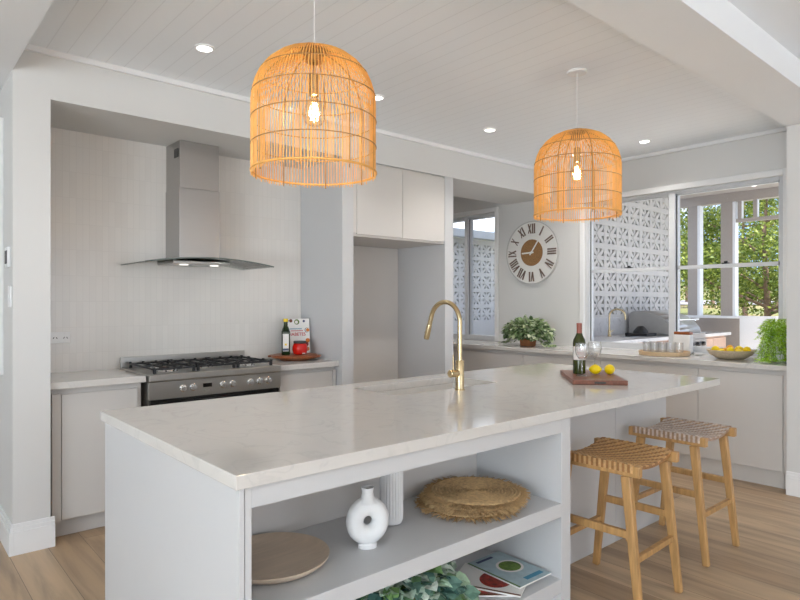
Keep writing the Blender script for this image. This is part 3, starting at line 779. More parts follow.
# ------------------------------------------------------------------ clock
ck = thing('wall_clock', 'large round white wall clock with roman numerals and wooden centre', 'clock', (XE - .001, 4.07, 1.905))
ck.rotation_euler = (PI / 2, 0, -PI / 2)     # local x -> -Y, local y -> Z, local z -> -X
RC = .345
MB().lathe([(RC - .006, .002), (RC - .006, .014), (0, .014)], 72).build('face', 'clockface', ck, smooth=True)
MB().lathe([(RC - .005, .001), (RC + .004, .001), (RC + .004, .022), (RC - .005, .022), (RC - .005, .001)], 72, cap0=False, cap1=False).build('rim', 'clockrim', ck, smooth=True)
MB().lathe([(.146, .0142), (.146, .020), (0, .020)], 56).build('wood_centre', 'clockwood', ck, smooth=True)
def bar(mb, x0, y0, x1, y1, w, T):
    a, b_ = Vector((x0, y0, 0)), Vector((x1, y1, 0)); d = (b_ - a).normalized(); s_ = Vector((-d.y, d.x, 0)) * w / 2
    z0, z1 = .0142, .021
    vs = [a - s_, a + s_, b_ + s_, b_ - s_]
    vv = [T @ Vector((p.x, p.y, z0)) for p in vs] + [T @ Vector((p.x, p.y, z1)) for p in vs]
    mb.add(vv, [(0, 1, 2, 3), (7, 6, 5, 4), (0, 4, 5, 1), (1, 5, 6, 2), (2, 6, 7, 3), (3, 7, 4, 0)])
wid = {'I': .025, 'V': .054, 'X': .054}
for h, s_ in enumerate(['XII', 'I', 'II', 'III', 'IV', 'V', 'VI', 'VII', 'VIII', 'IX', 'X', 'XI']):
    mb = MB(); a = -h * PI / 6
    T = Matrix.Rotation(a, 4, 'Z') @ Matrix.Translation((0, .265, 0)); hh = .052
    x = -sum(wid[c_] for c_ in s_) / 2
    for c_ in s_:
        w_ = wid[c_]; xm = x + w_ / 2
        if c_ == 'I':
            bar(mb, xm, -hh, xm, hh, .014, T)
            bar(mb, xm - .009, hh, xm + .009, hh, .004, T); bar(mb, xm - .009, -hh, xm + .009, -hh, .004, T)
        elif c_ == 'V': bar(mb, xm - .017, hh, xm, -hh, .015, T); bar(mb, xm, -hh, xm + .017, hh, .008, T)
        else: bar(mb, xm - .018, hh, xm + .018, -hh, .015, T); bar(mb, xm - .018, -hh, xm + .018, hh, .008, T)
        x += w_
    mb.build('numeral', 'clocknum', ck)
for ang, L_, w_ in ((math.radians(92), .125, .016), (math.radians(-36), .155, .013)):
    mb = MB(); T = Matrix.Rotation(ang, 4, 'Z') @ Matrix.Translation((0, 0, .0075)); bar(mb, 0, -.03, 0, L_, w_, T)
    mb.build('hand', 'clockface', ck)
MB().lathe([(.012, .020), (.012, .032), (0, .032)], 16).build('hand_boss', 'clockface', ck)

# ------------------------------------------------------------------ things on the island top
ang = math.radians(41.5)
cb = thing('chopping_board', 'dark walnut chopping board on the island holding wine and lemons', 'chopping board', (3.19, 1.945, .9005), ang)
MB().box(-.255, .255, -.147, .147, 0, .025).build('board', 'walnut', cb, bevel=.003)
MB().box(-.258, -.2555, -.03, .03, .007, .017).build('finger_groove', 'dark', cb)
zb = .926
wb = thing('wine_bottle', 'green glass wine bottle with copper foil neck on the chopping board', 'bottle', (3.185, 2.025, zb))
MB().lathe([(.030, 0), (.0365, .004), (.037, .02), (.037, .185), (.034, .205), (.022, .228), (.0155, .245), (.0145, .29), (.0145, .296)], 32).build('glass_body', 'winegl', wb, smooth=True)
MB().lathe([(.0162, .240), (.0155, .262), (.0158, .298), (.0158, .304), (0, .304)], 24).build('foil', 'foil', wb, smooth=True)
lb_ = MB(); n = 20; vs = []; fs = []
for i in range(n + 1):
    a = math.radians(229.1 - 80 + 160 * i / n); 
    for z in (.085, .165): vs.append((.0376 * math.cos(a), .0376 * math.sin(a), z))
for i in range(n): fs.append((i * 2, i * 2 + 2, i * 2 + 3, i * 2 + 1))
lb_.add(vs, fs); lab_o = lb_.build('paper_label', 'label', wb, smooth=True)
mk = MB()
for zc, w_, h_ in ((.145, 20, .006), (.128, 34, .003), (.120, 26, .003), (.100, 30, .004)):
    for i in range(10):
        a0 = math.radians(229.1 - w_ + 2 * w_ * i / 10); a1 = math.radians(229.1 - w_ + 2 * w_ * (i + .8) / 10)
        mk.add([(.0380 * math.cos(a), .0380 * math.sin(a), z) for a, z in ((a0, zc), (a1, zc), (a1, zc + h_), (a0, zc + h_))], [(0, 1, 2, 3)])
mk.build('printed_lines', 'redink', lab_o)

def wine_glass(loc, label):
    r = thing('wine_glass', label, 'wine glass', loc, 0, 'wine glasses on the chopping board')
    MB().lathe([(.034, 0), (.034, .002), (.010, .005), (.004, .010), (.0035, .085), (.006, .092)], 28).build('foot_and_stem', 'glass', r, smooth=True)
    MB().lathe([(.005, .091), (.022, .100), (.037, .125), (.041, .150), (.037, .190), (.036, .190), (.0395, .150), (.035, .127), (.020, .103), (0.0001, .096)], 28, cap0=False, cap1=False).build('bowl', 'glass', r, smooth=True)
    return r
g1 = wine_glass((3.105, 1.955, zb), 'clear wine glass in front of the wine bottle')
g2 = dup(g1, (3.29, 1.985, zb), label='clear wine glass right of the wine bottle, behind the lemons')

def lemon(mname, name, label, loc, rz, tilt, group, sc=1.0):
    r = thing(name, label, name, loc, rz, group)
    k = .030 * sc
    T = Matrix.Rotation(PI / 2 + tilt, 4, 'Y')
    MB().lathe([(0.0002, -k * 1.30), (k * .18, -k * 1.2), (k * .5, -k * .95), (k * .85, -k * .5), (k, 0), (k * .85, k * .5), (k * .5, k * .92), (k * .22, k * 1.12), (k * .1, k * 1.2)], 20, (0, 0, k), T=T).build('fruit', mname, r, smooth=True)
    MB().lathe([(k * .12, k * 1.18), (k * .1, k * 1.24), (0, k * 1.24)], 8, (0, 0, k), T=T).build('stem_end', 'stemg', r)
    return r
lemon('lemon', 'lemon', 'left of the two yellow lemons on the chopping board', (3.228, 1.945, zb), 2.2, .0, 'lemons on the chopping board')
lemon('lemon', 'lemon', 'right of the two yellow lemons on the chopping board', (3.292, 1.888, zb), .7, .0, 'lemons on the chopping board')

# ------------------------------------------------------------------ open shelf contents
ZSH = .504
pl = tag(MB().lathe([(.0, .012), (.12, .012), (.165, .018), (.180, .030), (.186, .030), (.184, .022), (.165, .006), (.14, .0), (0, .0)][::-1], 56).build('wooden_plate', 'plate', smooth=True, loc=(.975, 1.755, ZSH)),
         'large round pale wooden plate on the upper island shelf', 'plate')
dv = thing('donut_vase', 'white matte ring-shaped vase on the upper island shelf', 'vase', (1.290, 1.655, ZSH), -PI / 2 + math.atan2(1.655, 1.290) + .25)
mb = MB(); R1, ra, rb = .0455, .0305, .030; vs = []; fs = []; n1, n2 = 40, 18
for i in range(n1):
    a = 2 * PI * i / n1
    for j in range(n2):
        q = 2 * PI * j / n2; rr = R1 + ra * math.cos(q)
        vs.append((rr * math.cos(a) * 1.0, rb * math.sin(q), 0.092 + rr * math.sin(a) * 1.09))
for i in range(n1):
    for j in range(n2): fs.append((i * n2 + j, ((i + 1) % n1) * n2 + j, ((i + 1) % n1) * n2 + (j + 1) % n2, i * n2 + (j + 1) % n2))
mb.add(vs, fs); mb.build('ring_body', 'ceramic', dv, smooth=True)
MB().lathe([(.034, 0), (.034, .012), (.028, .016), (.026, .03)], 28, sy=.75).build('foot', 'ceramic', dv, smooth=True)
MB().lathe([(.036, .155), (.024, .170), (.0195, .190), (.022, .207), (.018, .207), (.014, .19)], 24, cap1=False).build('neck', 'ceramic', dv, smooth=True)
MB().lathe([(.0125, .199), (.0, .199)], 16, cap0=False).build('mouth', 'dark', dv)
rv = MB(); n = 96; prof_ = [(.030, 0), (.039, .004), (.043, .016), (.044, .05), (.044, .24), (.040, .25), (.036, .25), (.036, .20)]
vs = []; fs = []; k = len(prof_)
for i in range(n):
    a = 2 * PI * i / n
    for r_, z in prof_:
        rr = r_ * (1 + (.035 * math.cos(24 * a) if r_ > .042 else 0)); vs.append((rr * math.cos(a), rr * math.sin(a), z))
for i in range(n):
    j = (i + 1) % n
    for q in range(k - 1): fs.append((i * k + q, j * k + q, j * k + q + 1, i * k + q + 1))
fs.append(tuple(i * k for i in reversed(range(n))))
rv.add(vs, fs)
tag(rv.build('ribbed_vase', 'ceramic', smooth=True, loc=(1.50, 1.775, ZSH)), 'tall white ribbed vase behind the ring-shaped vase', 'vase')

def mat_mesh(z0, seed):
    random.seed(seed)
    a_ = MB()
    a_.lathe([(.0, .004), (.183, .004), (.186, .0), (.178, -.004), (0, -.004)][::-1], 48, (0, 0, z0))
    for k_ in range(13):
        R_ = .012 + k_ * .0141
        a_.tube([(R_ * math.cos(2 * PI * i / 48), R_ * math.sin(2 * PI * i / 48), z0 + .005 + random.uniform(-.0008, .0008)) for i in range(48)], 0.0066, 6, closed=True)
    f_ = MB()
    for i in range(620):
        a = random.uniform(0, 2 * PI); L_ = random.uniform(.025, .052); b0 = .178; dz = random.uniform(-.012, .010); da = random.uniform(-.12, .12)
        z1 = max(z0 - .008, z0 + dz)
        f_.tube([(b0 * math.cos(a), b0 * math.sin(a), z0 + random.uniform(-.003, .007)), ((b0 + L_ * .6) * math.cos(a + da * .6), (b0 + L_ * .6) * math.sin(a + da * .6), z0 + dz * .4 + .004), ((b0 + L_) * math.cos(a + da), (b0 + L_) * math.sin(a + da), z1)], [.0022, .0018, .0008], 3)
    return a_, f_
def placemat(x, y, z, seed, label):
    a_, f_ = mat_mesh(0, seed)
    r = thing('jute_placemat', label, 'placemat', (x, y, z), seed, 'stacked jute placemats')
    a_.build('coiled_centre', 'jute', r, smooth=True); f_.build('fringe', 'jute_dk' if seed % 2 else 'jute', r)
    return r
mx_, my_ = 1.895, 1.712
placemat(mx_ - .02, my_ + .01, ZSH + .0085, 3, 'bottom fringed jute placemat of the stack on the upper island shelf')
placemat(mx_, my_, ZSH + .030, 4, 'middle fringed jute placemat of the stack on the upper island shelf')
placemat(mx_ + .012, my_ - .004, ZSH + .051, 5, 'top fringed jute placemat of the stack on the upper island shelf')
random.seed(11)

ZSL = .183
def magazine(label, x, y, z, rz, parts):
    r = thing('magazine', label, 'magazine', (x, y, z), rz, 'magazines on the lower shelf')
    MB().box(-.105, .105, -.145, .145, 0, .006).build('pages', 'paper', r, bevel=.001)
    cv = MB().box(-.1055, .1055, -.1455, .1455, .0061, .0068).build('cover', parts[0], r)
    for (kind, a, c_, w_, h_, m_) in parts[1]:
        if kind == 'disc': MB().lathe([(w_, .0069), (w_ * .98, .0074), (0, .0074)], 32, (a, c_, 0), sy=h_).build('printed_dish', m_, cv)
        elif kind == 'dish2': MB().lathe([(w_, .0075), (w_ * .9, .0082), (0, .0084)], 32, (a, c_, 0), sy=h_).build('printed_dish', m_, cv)
        else: MB().box(a - w_, a + w_, c_ - h_, c_ + h_, .0069, .0073).build('printed_panel', m_, cv)
    return r
magazine('magazine with brown and red cover, lowest of the fanned magazines beside the ivy', 1.88, 1.68, ZSL, .85, ('woodink', [('box', 0, -.06, .09, .05, 'foodink'), ('box', 0, .05, .08, .06, 'orangeink')]))
magazine('magazine with pale cover and red food photograph, middle of the fanned stack', 1.945, 1.655, ZSL + .0076, .45, ('paper', [('disc', 0, -.02, .075, .9, 'foodink'), ('box', -.098, 0, .005, .144, 'woodink')]))
magazine('magazine with pale blue cover and a green salad dish, top of the fanned stack', 2.065, 1.66, ZSL + .0152, -.02, ('paleink', [('disc', .02, .01, .062, .95, 'label'), ('dish2', .02, .01, .050, .95, 'greenink'), ('box', -.02, .12, .05, .008, 'navyink'), ('box', -.10, 0, .004, .144, 'greenink'), ('box', .03, -.11, .055, .012, 'blueink')]))

# ------------------------------------------------------------------ potted plants
def leafball(c, rad, n, L, Wd, stem=True, flat=0.0, seed=1):
    rnd = random.Random(seed); mb = MB(); st = MB()
    for i in range(n):
        th = rnd.uniform(0, 2 * PI); u = rnd.uniform(-.35, 1); q = math.sqrt(max(0, 1 - u * u)); s_ = rnd.uniform(.55, 1.0)
        d = Vector((q * math.cos(th), q * math.sin(th), u))
        p = Vector(c) + Vector((d.x * rad[0], d.y * rad[1], d.z * rad[2])) * s_
        dd = Vector((d.x, d.y, d.z * .5 - .35)) + Vector((rnd.uniform(-.5, .5), rnd.uniform(-.5, .5), rnd.uniform(-.5, .4)))
        l_ = L * rnd.uniform(.6, 1.2)
        mb.leaf(p, dd, (rnd.uniform(-.4, .4), rnd.uniform(-.4, .4), 1), l_, Wd * rnd.uniform(.7, 1.1))
        if stem and i % 4 == 0: st.tube([Vector(c) + Vector((d.x * .02, d.y * .02, -rad[2] * .3)), Vector(c) * .5 + p * .5, p], .0018, 4)
    return mb, st
iv = thing('potted_ivy', 'bushy variegated ivy in a terracotta trough under the clock', 'plant', (5.17, 3.90, .8995), math.radians(-12))
MB().lathe([(.060, 0), (.070, .004), (.078, .07), (.074, .07), (.07, .05), (0, .05)], 28, sx=.8, sy=1.45).build('pot', 'terra', iv, smooth=True)
mb, st = leafball((0, 0, .135), (.165, .33, .155), 1250, .056, .05, seed=5)
rnd = random.Random(3)
for i in range(70):       # trailing leaves at the sides
    sgn = rnd.choice((-1, 1)); y = sgn * rnd.uniform(.17, .35); z = .16 - (abs(y) - .13) * .9 + rnd.uniform(-.03, .02)
    mb.leaf((rnd.uniform(-.08, .07), y, max(.03, z)), (rnd.uniform(-.6, .1), sgn, rnd.uniform(-.8, .1)), (0, 0, 1), .05, .045)
for v in range(len(mb.v)):
    if mb.v[v][2] < .004: mb.v[v] = (mb.v[v][0], mb.v[v][1], .004 + random.random() * .01)
mb.build('foliage', 'ivy', iv); st.build('stems', 'stemg', iv)

iv2 = thing('potted_ivy', 'blue-green ivy with large veined leaves on the lower island shelf', 'plant', (1.43, 1.66, ZSL))
MB().lathe([(.06, 0), (.075, .1), (.07, .1), (.065, .08), (0, .08)], 28).build('pot', 'terra', iv2, smooth=True)
mb, st = leafball((0, 0, .125), (.26, .16, .12), 760, .062, .06, seed=9)
for i in range(90):
    x = rnd.uniform(.08, .215); mb.leaf((x, rnd.uniform(-.16, .1), rnd.uniform(.03, .17)), (1, rnd.uniform(-.8, .5), rnd.uniform(-.6, .3)), (-.2, -.5, 1), .065, .065)
for v in range(len(mb.v)):
    x, y, z = mb.v[v]; mb.v[v] = (x, max(-.19, y), min(.255, max(.004, z)))
mb.build('foliage', 'ivy2', iv2); st.build('stems', 'stemg', iv2)

fn = thing('hanging_fern', 'bright green feathery fern spilling from its pot beside the nib wall', 'plant', (5.21, 1.575, .8995))
MB().lathe([(.055, 0), (.06, .004), (.075, .15), (.085, .20), (.078, .20), (.07, .16), (0, .16)], 28).build('pot', 'ceramic', fn, smooth=True)
rnd = random.Random(21); mb = MB(); st = MB()
for i in range(330):
    th = rnd.uniform(0, 2 * PI); reach = rnd.uniform(.05, .24) * rnd.uniform(.7, 1); hgt = rnd.uniform(.0, .15); drop = rnd.uniform(.02, .40)
    pts = []; wv = rnd.uniform(-.9, .9)
    for k in range(9):
        t_ = k / 8; rr = .03 + reach * t_ ** .75; th2 = th + wv * t_ * t_ * .6
        z = .20 + hgt * math.sin(min(1, t_ * 1.7) * PI / 2) - drop * max(0, t_ - .2) ** 1.5 * 1.45
        x = rr * math.cos(th2); y = rr * math.sin(th2)
        pts.append(Vector((min(.235, x), max(-.14, y * .62 if y > 0 else y), max(.008 + rnd.random() * .02, z))))
    st.tube(pts, .0011, 3)
    for k in range(1, 9):
        a, b_ = pts[k - 1], pts[k]
        for h in range(3):
            p = a.lerp(b_, h / 3); d = (b_ - a).normalized() if (b_ - a).length > 1e-5 else Vector((0, 0, -1))
            for sg in (-1, 1):
                sd = d.cross(Vector((rnd.uniform(-.4, .4), rnd.uniform(-.4, .4), 1))); sd = sd.normalized() if sd.length > 1e-3 else Vector((1, 0, 0))
                q = sd * sg + d * .7 + Vector((rnd.uniform(-.4, .4), rnd.uniform(-.4, .4), rnd.uniform(-.3, .3))); L_ = .030 * rnd.uniform(.6, 1.1)
                e_ = p + q.normalized() * L_; e_.y = max(-.145, min(.16, e_.y)); e_.z = max(.004, e_.z); e_.x = min(.25, e_.x)
                w_ = d * .0040
                mb.add([p - w_, p + w_, e_], [(0, 1, 2)])
for i in range(70):      # runner lying along the bench towards the bowl
    t_ = rnd.random(); p = Vector((-.06 - .18 * rnd.random(), -.02 + .13 * t_, .006 + .02 * rnd.random()))
    mb.leaf(p, (rnd.uniform(-1, 0), rnd.uniform(-.2, 1), .1), (0, 0, 1), .03, .006)
mb.build('fronds', 'fern', fn); st.build('frond_stems', 'stemg', fn)

# ------------------------------------------------------------------ on the window bench
bw = thing('fruit_bowl', 'low speckled stoneware bowl of yellow fruit beside the fern', 'bowl', (5.20, 1.92, .8995))
MB().lathe([(.075, 0), (.10, .004), (.150, .035), (.178, .072), (.174, .075), (.145, .042), (.09, .014), (0, .012)], 48).build('bowl_body', 'bowlm', bw, smooth=True)
fr = [(-.06, .05, 0), (.05, .06, .5), (0, -.06, 1.2), (.09, -.03, 2.0), (-.09, -.03, 2.7), (.0, .005, .9), (-.03, .105, 1.5), (.06, -.1, .2)]
wh = ['at the back left', 'at the back right', 'at the front', 'at the right side', 'at the left side', 'on top in the middle', 'farthest left rim', 'front right rim']
for i, (fx, fy, rz) in enumerate(fr):
    z = .8995 + (.028 if (abs(fx) + abs(fy)) < .115 else .046) + (.028 if i == 5 else 0)
    if i in (1, 5): lemon('mango', 'orange', 'orange-yellow fruit in the stoneware bowl, ' + wh[i], (5.20 + fx, 1.92 + fy, z), rz, .1, 'fruit in the stoneware bowl', .95)
    else: lemon('lemon', 'lemon', 'yellow lemon in the stoneware bowl, ' + wh[i], (5.20 + fx, 1.92 + fy, z), rz, .1, 'fruit in the stoneware bowl', .95)

TX, TY = 5.18, 2.455
tr = thing('serving_tray', 'round pale wooden tray of tumblers on the window bench', 'tray', (TX, TY, .8995))
MB().lathe([(0, .0), (.2, .0), (.205, .002), (.208, .034), (.200, .034), (.197, .008), (0, .008)], 56).build('tray_body', 'palewood', tr, smooth=True)
gp = [(-.10, .105), (-.10, .035), (-.10, -.035), (-.10, -.105), (-.02, .135), (-.02, .065), (-.02, -.005), (-.02, -.075), (-.02, -.14)]
gl = ['front row, farthest left', 'front row, second from left', 'front row, third from left', 'front row, farthest right', 'back row, farthest left', 'back row, second from left', 'back row, middle', 'back row, second from right', 'back row, farthest right']
base = None
for (a, d), lb in zip(gp, gl):
    loc = (TX + a, TY + d, .9078)
    if base is None:
        base = MB().lathe([(.027, 0), (.030, .002), (.034, .105), (.0325, .105), (.028, .012), (0, .010)], 24).build('tumbler', 'glass', smooth=True, loc=loc)
        tag(base, 'clear tumbler on the round tray, ' + lb, 'glass', 'tumblers on the tray')
    else:
        o = base.copy(); COL.objects.link(o); o.location = loc; o['label'] = 'clear tumbler on the round tray, ' + lb
cn = thing('canister', 'white canister with brown wooden lid behind the tumblers', 'canister', (5.375, 2.475, .9078 - .0083))
cn.location = (5.43, 2.40, .8995)
MB().box(-.04, .04, -.075, .075, 0, .17).build('jar_body', 'ceramic', cn, bevel=.012)
MB().box(-.036, .036, -.07, .07, .1705, .195).build('lid', 'acacia', cn, bevel=.006)
tag(MB().lathe([(.02, 0), (.03, .004), (.036, .02), (.033, .02), (.028, .008), (0, .006)], 24).build('small_dish', 'ceramic', smooth=True, loc=(5.36, 2.24, .8995)), 'tiny white dish right of the tumbler tray', 'dish')

# ------------------------------------------------------------------ corner beside the range
BX, BY = 2.515, 4.165
bd = thing('round_board', 'round footed reddish wooden board in the corner right of the range', 'serving board', (BX, BY, .9005))
MB().lathe([(0, .016), (.165, .016), (.182, .020), (.186, .030), (.182, .040), (.16, .044), (0, .044)], 56).build('board_top', 'acacia', bd, smooth=True)
MB().lathe([(.0, 0), (.115, 0), (.12, .004), (.12, .0155), (0, .0155)], 40).build('foot', 'acacia', bd, smooth=True)
for a in (.72, .72 + PI):
    MB().box(.178, .205, -.045, .045, .022, .038, T=Matrix.Rotation(-a, 4, 'Z')).build('handle', 'acacia', bd, bevel=.006)
ZBD = .9447
# direction towards the camera from the board, for turning the book and labels
bk = thing('cookbook', 'white cookbook with red title standing behind the jar on the round board', 'book', (2.590, 4.245, ZBD), math.radians(-14))
Tb = Matrix.Rotation(math.radians(-6), 4, 'X')
MB().box(-.105, .105, 0.001, .020, 0, .275, T=Tb).build('page_block', 'paper', bk)
MB().box(-.107, .107, .0205, .0225, 0, .278, T=Tb).box(.1055, .1075, -.001, .0225, 0, .278, T=Tb).build('back_cover', 'dark', bk)
cv = MB().box(-.107, .107, -.0015, .0005, 0, .278, T=Tb).build('front_cover', 'paper', bk)
def disc(x, z, r_, m_, y=-.0021, sz=1):
    MB().lathe([(r_, 0), (r_, .0005), (0, .0005)], 28, T=Tb @ Matrix.Translation((x, y, z)) @ Matrix.Rotation(PI / 2, 4, 'X')).build('printed_dish', m_, cv)
disc(.085, .185, .020, 'navyink'); disc(.088, .185, .0175, 'paper', -.0027); disc(.09, .185, .014, 'orangeink', -.0033)
disc(.0, .252, .022, 'greenink'); disc(-.003, .250, .013, 'label', -.0027); disc(.06, .258, .010, 'navyink'); disc(-.05, .262, .014, 'woodink')
disc(.088, .10, .018, 'orangeink'); disc(.075, .07, .02, 'foodink'); disc(.085, .03, .016, 'orangeink', -.0027); disc(-.08, .262, .013, 'navyink')
def text(body, size, x, z, m_, parent, T):
    cu = bpy.data.curves.new('t', 'FONT'); cu.body = body; cu.size = size; cu.extrude = .0003; cu.offset = .0006; cu.align_x = 'CENTER'
    o_ = bpy.data.objects.new('t', cu); COL.objects.link(o_)
    dg = bpy.context.evaluated_depsgraph_get(); dg.update()
    me = bpy.data.meshes.new_from_object(o_.evaluated_get(dg)); bpy.data.objects.remove(o_)
    me.transform(T @ Matrix.Translation((x, -.0022, z)) @ Matrix.Rotation(PI / 2, 4, 'X'))
    me.materials.clear(); me.materials.append(M[m_])
    o2 = bpy.data.objects.new('printed_title', me); COL.objects.link(o2); o2.parent = parent
text('DIABETES', .036, -.005, .140, 'redink', cv, Tb)
for z, x0, x1, m_ in ((.196, -.06, .035, 'blueink'), (.180, -.05, .05, 'redink')):
    mb = MB(); x = x0
    while x < x1: mb.box(x, x + .006, -.0024, -.0016, z - .004, z + .004, T=Tb); x += .0085
    mb.build('printed_lines', m_, cv)
ob = thing('oil_bottle', 'dark green oil bottle with yellow cap on the round board', 'bottle', (2.425, 4.150, ZBD), math.radians(-30))
MB().box(-.033, .033, -.033, .033, 0, .19).build('glass_body', 'oilgl', ob, bevel=.008)
MB().lathe([(.031, .19), (.024, .21), (.016, .225), (.0145, .258)], 24).build('neck', 'oilgl', ob, smooth=True)
MB().lathe([(.018, .2585), (.018, .283), (0, .284)], 20).build('cap', 'yellowcap', ob, smooth=True)
lb2 = MB().box(-.023, .023, -.0342, -.0333, .03, .165).build('paper_label', 'label', ob)
MB().box(-.008, .008, -.0350, -.0343, .075, .09).build('printed_mark', 'yellowcap', lb2)
MB().box(-.022, .022, -.0350, -.0343, .035, .052).build('printed_band', 'navyink', lb2)
jr = thing('sauce_jar', 'round jar of red sauce with dark lid in front of the cookbook', 'jar', (2.525, 4.105, ZBD))
MB().lathe([(.036, 0), (.050, .006), (.060, .038), (.058, .062), (.050, .084), (.045, .088)], 32).build('jar_body', 'red', jr, smooth=True)
MB().lathe([(.050, .0885), (.050, .104), (.047, .107), (0, .107)], 28).build('lid', 'dark', jr, smooth=True)
MB().box(-.012, .012, -.0605, -.0545, .008, .016).build('sticker', 'label', jr)

# ------------------------------------------------------------------ outdoors: veranda
VX = 9.25
struct('floor', MB().box(XE + .16, 11.0, -1.0, 7.6, -.1, .0), 'deck', label='veranda floor')
struct('ceiling', MB().box(XE + .15, VX + .25, 1.3, 4.15, 2.93, 3.05), 'taupe', label='veranda ceiling')
struct('roof', MB().add([(XE + .15, 1.3, 3.06), (9.6, 1.3, 3.06), (9.6, 4.2, 6.7), (XE + .15, 4.2, 6.7), (XE + .15, 4.4, 3.06), (9.6, 4.4, 3.06)], [(0, 1, 2, 3), (3, 2, 5, 4), (0, 3, 4), (1, 5, 2), (0, 4, 5, 1)]), 'shade_roof', label='steep house roof above the veranda')  # added out of view to keep the sun off the carport wall
def blocks(nx, nz, x0, z0, y, p=.293, depth=.09):
    mb = MB(); fw = .034
    for i in range(nx):
        for j in range(nz):
            cx, cz = x0 + (i + .5) * p, z0 + (j + .5) * p; h = p / 2
            mb.box(cx - h, cx + h, y, y + depth, cz - h, cz - h + fw).box(cx - h, cx + h, y, y + depth, cz + h - fw, cz + h)
            mb.box(cx - h, cx - h + fw, y, y + depth, cz - h + fw, cz + h - fw).box(cx + h - fw, cx + h, y, y + depth, cz - h + fw, cz + h - fw)
            for an, L_ in ((0, h - fw), (PI / 2, h - fw), (PI / 4, h * 1.25), (-PI / 4, h * 1.25)):
                T = Matrix.Translation((cx, y + depth / 2, cz)) @ Matrix.Rotation(an, 4, 'Y')
                mb.box(-L_, L_, -depth / 2 + .004 + .004 * abs(an), depth / 2 - .004 - .004 * abs(an), -.023, .023, T=T)
            T = Matrix.Translation((cx, y + depth / 2, cz)) @ Matrix.Rotation(PI / 4, 4, 'Y')
            mb.box(-.045, .045, -depth / 2 - .001, depth / 2 + .001, -.045, .045, T=T)
    return mb
WY = 3.96
mb = blocks(11, 6, 5.64, 1.173, WY)
mb.box(5.64, 8.863, WY, WY + .09, 0, 1.173)
struct('wall_veranda', mb, 'block', label='white patterned breeze block wall beside the barbecue')
tag(MB().box(5.66, 8.86, WY - .025, WY - .002, .951, 1.17).build('stone_splashback', 'marble'), 'grey marble splashback under the breeze blocks outside', 'splashback')
tag(MB().box(5.66, 7.23, 3.30, WY - .03, .911, .95).build('stone_worktop', 'marble', bevel=.003), 'grey stone outdoor bench top with brass tap outside the window', 'worktop')
tag(MB().box(8.03, 8.9, 3.28, WY - .03, .911, .95).build('stone_worktop', 'stone', bevel=.003), 'pale outdoor bench top right of the barbecue', 'worktop')
def ocab(x0, x1, lbl):
    r = thing('outdoor_cabinet', lbl, 'cabinet', (x0, 3.34, 0))
    L_ = x1 - x0; MB().box(0, L_, .02, .56, .06, .909).build('carcass', 'timber', r)
    MB().box(0.004, L_ / 2 - .003, 0, .019, .08, .88).build('door', 'timber', r); MB().box(L_ / 2 + .003, L_ - .004, 0, .019, .08, .88).build('door', 'timber', r)
    MB().box(.0, L_, .04, .05, 0, .059).build('kickboard', 'dark', r)
ocab(5.68, 7.21, 'timber-look outdoor cabinet under the bench with the brass tap')
ocab(8.05, 8.88, 'timber-look outdoor cabinet right of the barbecue')
ot = thing('outdoor_tap', 'small brass gooseneck tap on the outdoor bench beyond the window', 'tap', (6.62, 3.80, .951))
MB().lathe([(.025, 0), (.025, .006), (.018, .008), (.018, .08), (0, .082)], 20).build('base_body', 'brass', ot, smooth=True)
pts = [(0, 0, .07), (0, 0, .24)]
for i in range(1, 13):
    a = PI * i / 12; pts.append((.09 - .09 * math.cos(a), -(.0), .24 + .085 * math.sin(a)))
rt = Matrix.Rotation(math.radians(-70), 4, 'Z')
MB().tube([rt @ Vector(p) for p in pts] + [rt @ Vector((.18, 0, .20))], .011, 10).build('spout', 'brass', ot, smooth=True)
MB().tube([(.03, 0, .05), (.07, -.01, .07)], .006, 8).build('lever', 'brass', ot)
tag(MB().lathe([(0, .0), (.15, .0), (.17, .003), (.17, .006), (0, .005)], 32, sy=.6).build('outdoor_sink_rim', 'chrome', loc=(6.78, 3.62, .951)), 'steel rim of the small outdoor sink beside its tap', 'sink')
# barbecue
bq = thing('barbecue', 'built-in stainless barbecue with curved grey hood outside the window', 'barbecue', (7.25, 3.26, 0))
BWd = .76
MB().box(0, BWd, .05, .62, .06, .90).build('cabinet', 'timber', bq)
MB().box(-.005, BWd + .005, 0, .64, .9005, .975).build('fire_box', 'steel', bq, bevel=.004)
prf = [(.63, .976), (.63, 1.20), (.60, 1.235), (.50, 1.245), (.36, 1.225), (.24, 1.185), (.14, 1.12), (.07, 1.04), (.05, .976)]
sd_ = MB(); n = len(prf)
for x0, x1 in ((0.001, .03), (BWd - .03, BWd - .001)):
    b0 = [(x0, y, z) for y, z in prf]; b1 = [(x1, y, z) for y, z in prf]
    sd_.add(b0 + b1, [tuple(range(n)), tuple(reversed(range(n, 2 * n)))] + [(i, i + n, (i + 1) % n + n, (i + 1) % n) for i in range(n)])
sd_.build('hood_end', 'bbqgrey', bq)
ho = MB()
for i in range(n - 1):
    (ya, za), (yb_, zb_) = prf[i], prf[i + 1]
    ho.add([(.03, ya, za), (BWd - .03, ya, za), (BWd - .03, yb_, zb_), (.03, yb_, zb_)], [(0, 1, 2, 3)])
hob = ho.build('hood', 'steel', bq, smooth=True)
hob.modifiers.new('thickness', 'SOLIDIFY').thickness = .006
MB().tube([(.08, .09, 1.13), (.08, .055, 1.14), (BWd - .08, .055, 1.14), (BWd - .08, .09, 1.13)], .012, 8).build('hood_handle', 'chrome', bq, smooth=True)
MB().box(0, BWd, -.015, .049, .77, .899).build('control_panel', 'steel', bq)
